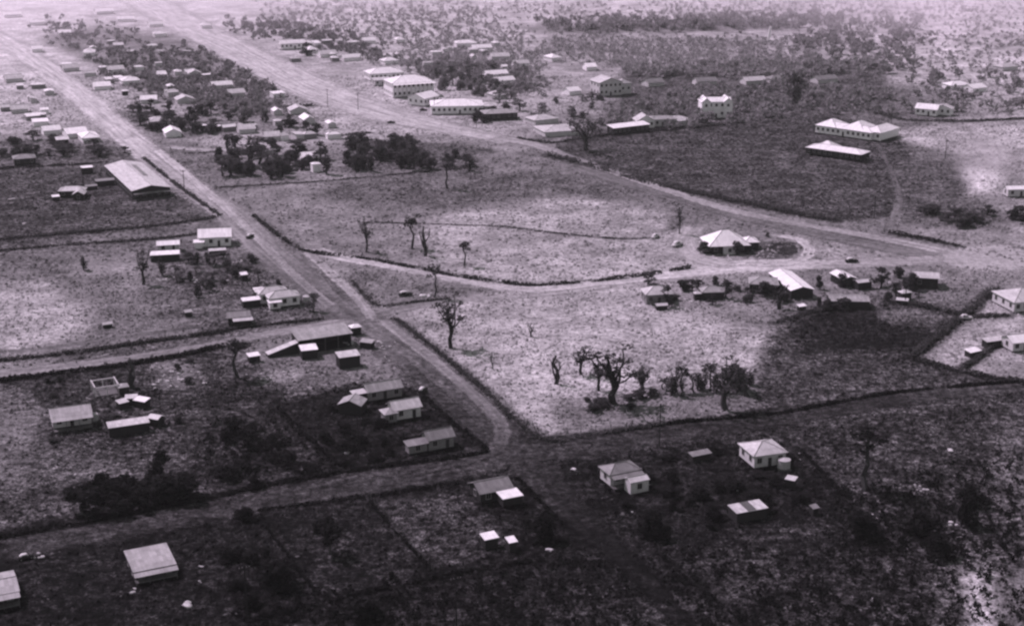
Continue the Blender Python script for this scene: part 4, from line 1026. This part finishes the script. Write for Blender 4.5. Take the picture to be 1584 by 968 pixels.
def tree(px, py, hpx, wpx, kind, label, mat=None, group=None, name='tree', cat='tree', rs=None):
    """px,py foot of the trunk in the photo; height and crown width in photo pixels"""
    global TREES
    TREES += 1; rs = rs or random.Random(TREES)
    p = at(px, py); s = scale_at(py); hz = hpx / s / 10 / .96; wx = wpx / s / KINDW[kind]
    tm, cm = proto(kind, rs.randrange(4), mat or M_LEAF, 1.7)
    o = empty(name, p, rs.uniform(0, 6.28), label, cat, group, (wx, wx, hz))
    link('trunk', tm, o); link('crown', cm, o)
    return o
T = [
 (567,390,55,24,'broom','tall broom shaped tree left in the bright paddock'),
 (637,384,52,22,'tall','thin tree with dark lopsided crown in the paddock'),
 (658,396,46,20,'dead','bare forked tree in the middle of the paddock'),
 (718,411,40,16,'tall','small thin tree at the right of the paddock group'),
 (672,460,52,18,'tall','lone thin tree on the grass triangle edge'),
 (697,538,88,50,'broom','large spreading tree at the corner of the big pale field'),
 (821,521,22,10,'dead','short dead stump tree in the big pale field'),
 (1051,362,46,16,'broom','slender dark tree left of the broad white hipped house'),
 (906,232,58,58,'spread','wide spreading tree beside the dark green field'),
 (948,624,92,88,'broom','largest dark tree in the clump of the big pale field'),
 (899,580,52,40,'broom','thin tree at the upper left of the field clump'),
 (860,594,44,26,'dead','wispy tree at the far left of the field clump'),
 (926,604,52,36,'broom','tree tucked behind the largest dark tree of the clump'),
 (993,606,44,40,'broom','small forked tree right of the largest dark one'),
 (1046,606,46,34,'broom','dark bushy tree in the middle of the field row'),
 (1079,603,24,11,'narrow','small narrow tree right of the bushy one'),
 (1098,606,46,20,'tall','tall slim tree left of the broad right tree'),
 (1122,634,78,76,'broom','broad dark tree at the right end of the field row'),
 (1140,608,48,22,'tall','dark tree behind the broad right end tree'),
 (1160,596,22,14,'narrow','small tree at the very right of the field row'),
 (762,572,28,8,'dead','thin bare stick tree in the lower left of the big field'),
 (1338,758,100,54,'tall','tall black tree alone in the dark right field'),
 (222,440,54,36,'broom','tall thin tree in the yards left of the main road'),
 (130,418,24,10,'narrow','small dark tree in the pale left field'),
 (251,426,30,12,'narrow','short dark tree right of the tall thin yard tree'),
 (368,584,62,34,'tall','dark street tree below the side street'),
 (205,600,44,30,'dead','dark straggly tree behind the tiny yard huts'),
 (640,262,46,26,'bushy','tall dark tree above the paddock grove'),
 (692,292,44,20,'tall','dark tree at the right of the paddock grove'),
 (505,270,36,14,'narrow','narrow dark tree at the right end of the dark grove'),
 (388,260,52,14,'narrow','tall narrow tree at the back of the dark grove'),
 (1228,160,48,34,'bushy','big black tree right of the pale tree line house'),
 (1362,446,34,30,'bushy','round black tree in the roadside row'),
 (1385,458,28,20,'bushy','dark tree left of the small pale hut'),
 (1408,448,34,24,'bushy','dark tree left of the end cottage'),
 (1390,430,20,22,'scrub','dark bush behind the small pale hut'),
 (1300,444,26,26,'scrub','dark bush below the angled shed'),
 (1268,448,24,16,'scrub','dark bush right of the long white shed'),
 (1032,474,34,24,'bushy','dark bush in front of the pale hipped cottage'),
 (1009,466,20,18,'scrub','low dark bush left of the pale hipped cottage front'),
 (1060,450,18,36,'scrub','low hedge like bush right of the pale cottage'),
 (1122,462,32,22,'bushy','black bush at the right of the roadside clump'),
 (1098,462,18,26,'scrub','low black bush in the roadside clump'),
 (1185,458,26,36,'scrub','black bush left of the long white shed'),
 (1205,478,44,24,'dead','bare tree in front of the long white shed'),
 (1090,392,22,26,'scrub','dark bush at the left wall of the broad hipped house'),
 (1140,394,24,26,'scrub','dark bush at the right wall of the broad hipped house'),
 (1160,388,14,16,'scrub','small bush right of the broad hipped house'),
 (1188,367,9,10,'scrub','tiny dark bush beside the loop road'),
 (1300,478,20,40,'scrub','black bush below the broad low dull roof'),
 (485,482,30,26,'bushy','black bush right of the white hipped house'),
 (366,430,26,24,'bushy','black bush left of the tiny white hut'),
 (250,738,48,30,'bushy','black tree above the dark foreground thicket'),
 (840,834,50,60,'scrub','large black bush beside the foreground track'),
 (1010,830,44,56,'scrub','large black bush in the dark right yards'),
 (560,958,40,80,'scrub','wide black bush near the bottom edge'),
 (510,856,70,40,'bushy','black tree in the lower left paddock'),
 (606,896,16,14,'scrub','small black bush on the foreground hedge'),
 (428,908,54,70,'scrub','black bush left of the lower paddock'),
 (1440,330,16,50,'scrub','low dark clump on the hazy right field'),
 (734,190,16,16,'scrub','dark bush at the end of main street'),
 (475,86,20,22,'bushy','grey bush between boulevard shops'),
 (1495,812,60,44,'scrub','tall scrub clump in the rough right field'),
 (1500,780,40,60,'scrub','wide black scrub clump in the rough right field'),
 (1425,830,50,70,'scrub','black scrub clump below the tall black tree'),
 (1330,830,44,70,'scrub','black scrub left of the rough right clumps'),
 (1450,860,40,60,'scrub','lower black scrub clump in the rough right field')]
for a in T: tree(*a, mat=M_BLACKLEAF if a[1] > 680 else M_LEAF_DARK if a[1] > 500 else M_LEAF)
def zone(poly, n, kinds, h0, h1, w0, w1, label, group, mat, seed, name='tree', cat='tree', avoid=True):
    rr = random.Random(seed); xs_ = [p[0] for p in poly]; ys_ = [p[1] for p in poly]; k = 0; tries = 0
    while k < n and tries < n * 60:
        tries += 1; px = rr.uniform(min(xs_), max(xs_)); py = rr.uniform(min(ys_), max(ys_))
        if not inside(np.array([px]), np.array([py]), poly)[0]: continue
        q = at(px, py)
        if avoid and (any((q.x - a) ** 2 + (q.y - b) ** 2 < (c + 1) ** 2 for a, b, c in FOOT) or not road_clear(np.array([q.x]), np.array([q.y]), 1.0)[0]): continue
        s = scale_at(py); tree(px, py, rr.uniform(h0, h1) * s, rr.uniform(w0, w1) * s, rr.choice(kinds), label, mat, group, name, cat, rr); k += 1
    return k
B_ = ['bushy', 'scrub', 'bushy']
zone([(335,235),(400,222),(500,240),(508,262),(480,272),(400,280),(335,274)], 44, B_ + ['tall'], 4, 8.5, 5, 9, 'dark tree in the grove beside the upper main road', 'trees of the dark grove', M_LEAF, 1)
zone([(538,226),(640,226),(640,250),(620,266),(540,266)], 38, B_, 4, 8, 5, 9, 'dark tree in the block shaped grove above the paddock', 'trees of the block shaped grove', M_LEAF, 2)
zone([(640,245),(730,243),(735,268),(645,276)], 12, B_, 3, 6, 4, 8, 'lower dark tree right of the block shaped grove', 'lower trees right of the grove', M_LEAF, 3)
zone([(985,590),(1170,590),(1175,612),(985,620)], 20, ['narrow', 'broom', 'tall', 'narrow'], 3, 6.5, 1.4, 3.4, 'small dark tree in the loose row across the big pale field', 'small trees of the loose row in the big field', M_LEAF, 51)
zone([(905,612),(1010,612),(1010,634),(905,636)], 10, ['scrub'], 1.2, 2.6, 3, 6, 'low dark shrub under the clump of the big pale field', 'shrubs under the field clump', M_LEAF, 52, 'shrub', 'shrub')
zone([(985,432),(1160,432),(1460,440),(1450,482),(1000,480)], 22, ['scrub', 'bushy'], 1.6, 4, 2.5, 5, 'dark shrub among the roadside row of cottages', 'shrubs among the roadside cottages', M_LEAF, 53, 'shrub', 'shrub')
zone([(1440,334),(1590,330),(1590,356),(1470,358)], 12, ['scrub', 'bushy'], 3, 5, 5, 9, 'dark tree in the irregular clump at the right edge', 'trees of the right edge clump', M_LEAF, 54)
zone([(60,580),(300,560),(320,600),(280,660),(60,690)], 12, ['scrub'], 1, 2.4, 2, 4.5, 'dark shrub in the left yards', 'shrubs of the left yards', M_LEAF, 55, 'shrub', 'shrub')
zone([(120,770),(240,748),(305,772),(290,786),(130,810)], 22, B_, 3.5, 6.5, 5, 9, 'black tree in the thicket above the foreground street', 'trees of the black foreground thicket', M_BLACKLEAF, 4)
zone([(320,680),(400,650),(460,690),(520,724),(350,742)], 16, ['scrub', 'bushy'], 2, 4.5, 3, 6, 'black shrub in the rough left block', 'shrubs of the rough left block', M_BLACKLEAF, 5, 'shrub', 'shrub')
zone([(455,640),(540,615),(600,650),(640,700),(530,722)], 16, ['scrub'], 1.5, 3, 3, 6, 'black shrub in the dark triangular block', 'shrubs of the dark triangular block', M_BLACKLEAF, 6, 'shrub', 'shrub')
zone([(190,170),(260,170),(420,185),(500,200),(480,222),(390,200),(270,215),(215,195)], 40, B_, 3.5, 7, 5, 9, 'dark tree in the belt above the upper main road', 'trees of the dark belt by the upper road', M_LEAF, 8)
zone([(0,215),(90,218),(195,228),(190,245),(0,250)], 24, B_, 3, 6, 5, 10, 'dark tree in the hedge below the road bend houses', 'trees below the road bend houses', M_LEAF, 9)
zone([(670,105),(760,105),(800,160),(830,170),(800,182),(740,150),(680,140)], 34, B_, 4, 8, 5, 9, 'dark tree behind the main street shops', 'trees behind main street', M_LEAF_MID, 10)
zone([(735,180),(795,172),(800,186),(745,192)], 12, B_, 3, 5, 4, 8, 'dark tree in the hedge at the end of main street', 'trees at the end of main street', M_LEAF, 11)
zone([(230,400),(330,395),(420,400),(470,450),(380,440),(300,470)], 28, ['scrub', 'scrub', 'tall'], 1.5, 4.5, 2.5, 5, 'dark shrub in the yards left of the main road', 'shrubs of the yards by the main road', M_LEAF, 17, 'shrub', 'shrub')
zone([(900,700),(1220,700),(1280,770),(1220,812),(1000,826)], 30, ['scrub'], 1.2, 3, 3, 7, 'black shrub in the dark right yards', 'shrubs of the dark right yards', M_BLACKLEAF, 18, 'shrub', 'shrub')
zone([(820,165),(930,150),(960,180),(930,215),(830,208)], 16, B_, 3, 6, 4, 8, 'grey dark tree around the broad dull building', 'trees round the broad dull building', M_LEAF_MID, 19)
zone([(370,760),(420,745),(400,800),(370,820)], 3, ['scrub'], 2, 3, 4, 6, 'black shrub above the foreground street left of centre', 'shrubs above the foreground street', M_BLACKLEAF, 21, 'shrub', 'shrub')
zone([(350,860),(430,850),(500,940),(420,960),(340,900)], 10, ['scrub'], 1.5, 3, 3, 7, 'black shrub in the lower left yard', 'shrubs of the lower left yard', M_BLACKLEAF, 22, 'shrub', 'shrub')
print('TREES', TREES)

# far woodland: hundreds of crowns too far away to pick apart
def woodland(name, polys, n, smin, smax, mat, seed, leaves=26, label=None, edge=14):
    rr = np.random.default_rng(seed); A_ = []
    for poly, share in polys:
        xs_ = [p[0] for p in poly]; ys_ = [p[1] for p in poly]; k = int(n * share); got = 0; tries = 0
        while got < k and tries < 60:
            tries += 1; px = rr.uniform(min(xs_), max(xs_), k); py = rr.uniform(min(ys_), max(ys_), k); ok = inside(px, py, poly)
            jx = rr.normal(0, edge, k); jy = rr.normal(0, edge * .35, k)
            P_ = [at(a, max(b, -40)) for a, b in zip((px + jx)[ok], (py + jy)[ok])]
            if not P_: continue
            X = np.array([(p.x, p.y) for p in P_]); X = X[road_clear(X[:, 0], X[:, 1], 1.0)]
            for a, b, c in FOOT:
                X = X[(X[:, 0] - a) ** 2 + (X[:, 1] - b) ** 2 > (c + 2) ** 2]
            X = X[:k - got]; got += len(X); A_.append(X)
    X = np.concatenate(A_); n_ = len(X); s = rr.uniform(smin, smax, n_)
    d = rr.normal(size=(n_, leaves, 3)); d /= np.linalg.norm(d, axis=2)[..., None]; rad = rr.uniform(.35, 1, (n_, leaves, 1))
    c = d * rad * (s[:, None, None]) * np.array([1, 1, .75]); c[..., 2] += s[:, None] * .85; c[..., 0] += X[:, 0][:, None]; c[..., 1] += X[:, 1][:, None]
    c = c.reshape(-1, 3); k = len(c); sz = np.repeat(s, leaves)[:, None] * .34 * rr.uniform(.6, 1.3, (k, 1))
    u = rr.normal(size=(k, 3)); u /= np.linalg.norm(u, axis=1)[:, None]; v = np.cross(u, rr.normal(size=(k, 3))); v /= np.linalg.norm(v, axis=1)[:, None]
    vv = np.stack([c - u * sz, c - v * sz * .8, c + u * sz, c + v * sz * .8], 1).reshape(-1, 3); vv[:, 2] = np.maximum(vv[:, 2], .05)
    return tag(link(name, mesh_np(name, vv, np.arange(k * 4).reshape(-1, 4), mat)), label, 'woodland', kind='stuff')
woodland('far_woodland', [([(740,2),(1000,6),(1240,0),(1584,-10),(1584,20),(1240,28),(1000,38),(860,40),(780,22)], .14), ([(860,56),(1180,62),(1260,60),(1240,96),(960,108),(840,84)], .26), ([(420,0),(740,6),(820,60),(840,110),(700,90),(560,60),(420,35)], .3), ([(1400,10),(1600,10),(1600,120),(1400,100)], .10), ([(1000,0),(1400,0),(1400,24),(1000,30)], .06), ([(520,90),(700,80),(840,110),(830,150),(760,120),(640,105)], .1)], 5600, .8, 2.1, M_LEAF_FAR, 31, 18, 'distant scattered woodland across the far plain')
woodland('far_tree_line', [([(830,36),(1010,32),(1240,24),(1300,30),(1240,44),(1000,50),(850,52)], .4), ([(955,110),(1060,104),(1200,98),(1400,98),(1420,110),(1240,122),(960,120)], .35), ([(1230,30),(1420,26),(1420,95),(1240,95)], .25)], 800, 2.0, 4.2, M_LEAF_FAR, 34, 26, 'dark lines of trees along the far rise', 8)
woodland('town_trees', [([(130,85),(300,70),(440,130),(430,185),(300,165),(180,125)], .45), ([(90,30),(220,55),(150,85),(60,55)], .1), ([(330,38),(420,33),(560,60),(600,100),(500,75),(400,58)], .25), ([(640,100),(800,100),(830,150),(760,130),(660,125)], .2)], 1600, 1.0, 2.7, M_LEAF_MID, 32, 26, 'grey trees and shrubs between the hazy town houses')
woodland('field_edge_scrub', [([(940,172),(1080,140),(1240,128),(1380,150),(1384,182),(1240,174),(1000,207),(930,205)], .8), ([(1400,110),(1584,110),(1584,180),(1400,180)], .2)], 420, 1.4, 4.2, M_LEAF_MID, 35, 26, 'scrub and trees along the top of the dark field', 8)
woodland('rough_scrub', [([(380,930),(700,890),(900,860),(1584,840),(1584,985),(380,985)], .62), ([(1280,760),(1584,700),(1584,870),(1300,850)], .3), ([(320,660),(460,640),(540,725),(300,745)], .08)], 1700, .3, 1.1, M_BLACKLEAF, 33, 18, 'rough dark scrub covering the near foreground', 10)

# ------------------------------------------------------------------ hedgerows: rank grass and scrub along fences and ditches
def hedge(pts, hw, ht, label, mat=None, dens=5.0, cat='hedge', name='hedgerow', seed=1):
    P, _ = px_line([(a, b, 0) for a, b in pts], 1.5); rr = np.random.default_rng(seed + int(pts[0][0]) * 7 + int(pts[0][1]))
    A = np.array([(p.x, p.y) for p in P]); L = np.hypot(*np.diff(A, axis=0).T); tot = L.sum(); n = int(tot * dens); cum = np.concatenate([[0], np.cumsum(L)])
    t = rr.uniform(0, tot, n); gap = vnoise(t, t * 0 + seed, 5) > rr.uniform(.1, .55, n); t = t[gap]; n = len(t)
    x = np.interp(t, cum, A[:, 0]); y = np.interp(t, cum, A[:, 1])
    hw = hw * .8; x += rr.normal(0, hw * .42, n); y += rr.normal(0, hw * .42, n); k = .6 + vnoise(t, t * 0 + seed + 5, 5) * .9
    z = rr.uniform(0, 1, n) * ht * k * .6; c = np.stack([x, y, z], 1)
    u = rr.normal(size=(n, 3)); u /= np.linalg.norm(u, axis=1)[:, None]; v = np.cross(u, rr.normal(size=(n, 3))); v /= np.linalg.norm(v, axis=1)[:, None]
    s = rr.uniform(.2, .5, (n, 1)) * min(1.0, .45 + ht * .4)
    vv = np.stack([c - u * s, c - v * s, c + u * s, c + v * s], 1).reshape(-1, 3); vv[:, 2] = np.maximum(vv[:, 2], .04)
    return tag(link(name, mesh_np(name, vv, np.arange(n * 4).reshape(-1, 4), mat or M_LEAF)), label, cat)
for i, a in enumerate(HD):
    py = a[0][0][1]; hedge(*a, mat=M_BLACKLEAF if py > 590 else M_LEAF, dens=26 if py > 500 else 20, seed=i)
# wire fences
def fence(pts, label, gap=3.2):
    P, _ = px_line([(a, b, 0) for a, b in pts], gap); f = empty('wire_fence', P[0], 0, label, 'fence')
    m = MB()
    for p in P: q = p - P[0]; m.box(q.x - .07, q.x + .07, q.y - .07, q.y + .07, 0, 1.25)
    o = m.build('posts', M_TIMBER, f); o['kind'] = 'stuff'
    m = MB()
    for z in (.45, .8, 1.15):
        for a, b in zip(P, P[1:]): m.tube(tuple(a - P[0] + Vector((0, 0, z))), tuple(b - P[0] + Vector((0, 0, z))), .02, .02, 3, False)
    o = m.build('wires', M_DARKGAP, f); o['kind'] = 'stuff'
for pts, lb in [([(574,772),(668,880)], 'wire fence between the two foreground paddocks'), ([(658,606),(750,690)], 'wire fence along the main road side of the dark block'), ([(300,604),(345,660)], 'wire fence across the left yards'), ([(395,560),(440,620)], 'wire fence left of the dark block'),
                ([(628,502),(848,678)], 'wire fence along the main road side of the big pale field'), ([(848,676),(1040,650)], 'wire fence along the bottom of the big pale field'), ([(265,336),(335,340)], 'wire fence at the corner of the dark lane'), ([(880,250),(1290,345)], 'wire fence along the dark green field'), ([(1000,470),(1200,505)], 'wire fence along the top of the big pale field'), ([(270,690),(332,712)], 'wire fence round the small left paddock')]:
    fence(pts, lb)

# ------------------------------------------------------------------ tussocks over the fields
def tussocks(name, n, x0, x1, y0, y1, rmin, rmax, hmin, hmax, seed, label):
    rr = np.random.default_rng(seed); x = rr.uniform(x0, x1, n); y = rr.uniform(y0, y1, n)
    px, py = pix(x, y); ok = (px > -60) & (px < 1640) & (py < 1010); x = x[ok]; y = y[ok]
    cl = fnoise(x, y, 18) + fnoise(x, y, 5) * .8; ok = cl > rr.uniform(-.45, .25, len(x)); x = x[ok]; y = y[ok]
    ok = road_clear(x, y, .6); x = x[ok]; y = y[ok]
    for a, b, c in FOOT:
        ok = (x - a) ** 2 + (y - b) ** 2 > c * c; x = x[ok]; y = y[ok]
    n = len(x); r = rr.uniform(rmin, rmax, n); h = rr.uniform(hmin, hmax, n); th = rr.uniform(0, 6.28, n)
    vs = []
    for k in range(5):
        rk = r * rr.uniform(.6, 1.2, n); vs.append(np.stack([x + rk * np.cos(th + k * 1.2566), y + rk * np.sin(th + k * 1.2566), np.full(n, .01)], 1))
    vs.append(np.stack([x + rr.normal(0, .2, n), y + rr.normal(0, .2, n), h], 1))
    V_ = np.stack(vs, 1).reshape(-1, 3); b = np.arange(n)[:, None] * 6
    F_ = np.concatenate([b + np.array([[k, (k + 1) % 5, 5]]) for k in range(5)])
    a = albedo(x, y) * rr.choice([.5, .7, .85, 1.0, 1.12], n); a = np.repeat(np.clip(a, .01, .6), 6)
    print(name, n)
    return tag(link(name, mesh_np(name, V_, F_, M_TUFT, {'tone': a})), label, 'grass', kind='stuff')
tussocks('grass_tussocks', 60000, -200, 220, 225, 480, .25, .75, .25, .8, 41, 'grass tussocks over the nearer yards and fields')
tussocks('far_grass_tussocks', 60000, -300, 330, 480, 900, .4, 1.1, .3, .9, 42, 'grass tussocks over the farther fields')

# ------------------------------------------------------------------ smoke and haze
def volume_mat(name, dens, col, noise_scale=None):
    m = bpy.data.materials.new(name); m.use_nodes = True; n = m.node_tree; n.nodes.clear()
    out = n.nodes.new('ShaderNodeOutputMaterial'); v = n.nodes.new('ShaderNodeVolumePrincipled'); v.inputs['Color'].default_value = (*col, 1); v.inputs['Density'].default_value = dens; v.inputs['Anisotropy'].default_value = 0.1
    n.links.new(v.outputs[0], out.inputs['Volume'])
    if noise_scale:
        tc = n.nodes.new('ShaderNodeTexCoord').outputs['Object']
        ln = n.nodes.new('ShaderNodeVectorMath'); ln.operation = 'LENGTH'; n.links.new(tc, ln.inputs[0])
        fall = mrange(n, ln.outputs['Value'], .25, 1.0, 1.0, 0.0)
        nz = mrange(n, noise_tex(n, noise_scale, 3, .6, tc), .38, .62, 0.4, 1.5)
        n.links.new(math_(n, 'MULTIPLY', math_(n, 'MULTIPLY', fall, nz), dens), v.inputs['Density'])
    return m
hb = MB(); hb.box(-9500, 9500, -3500, 9500, -1, 143.5)
hz = hb.build('haze', volume_mat('haze', SIG, (.93, .97, .93))); tag(hz, 'thin pale haze over the whole district', 'haze', kind='stuff')
def smoke(px, py, rx, ry, rz, dens, label, seed):
    bm = bmesh.new(); bmesh.ops.create_icosphere(bm, subdivisions=3, radius=1.0); me = bpy.data.meshes.new('smoke'); bm.to_mesh(me); bm.free()
    me.materials.append(volume_mat('smoke', dens, (.97, .92, .97), 1.6))
    p = at(px, py); o = link('smoke', me, None, (p.x, p.y, rz * .9 + 1)); o.scale = (rx, ry, rz); tag(o, label, 'smoke', kind='stuff')
smoke(1470, 60, 80, 60, 70, .008, 'pale smoke drifting over the far right trees', 1)
smoke(60, 40, 420, 420, 70, .0030, 'broad bank of thin smoke lying over the top left of the town', 3)
smoke(780, 10, 520, 360, 66, .0020, 'thin added haze bank lying over the far plain at the top', 4)  # extra volume added to thicken the haze far off
smoke(1500, 30, 400, 400, 70, .0045, 'bank of thin smoke over the far plain at the top right', 5)
smoke(1520, 290, 16, 14, 12, .02, 'small puff of smoke above the right edge cottage', 2)
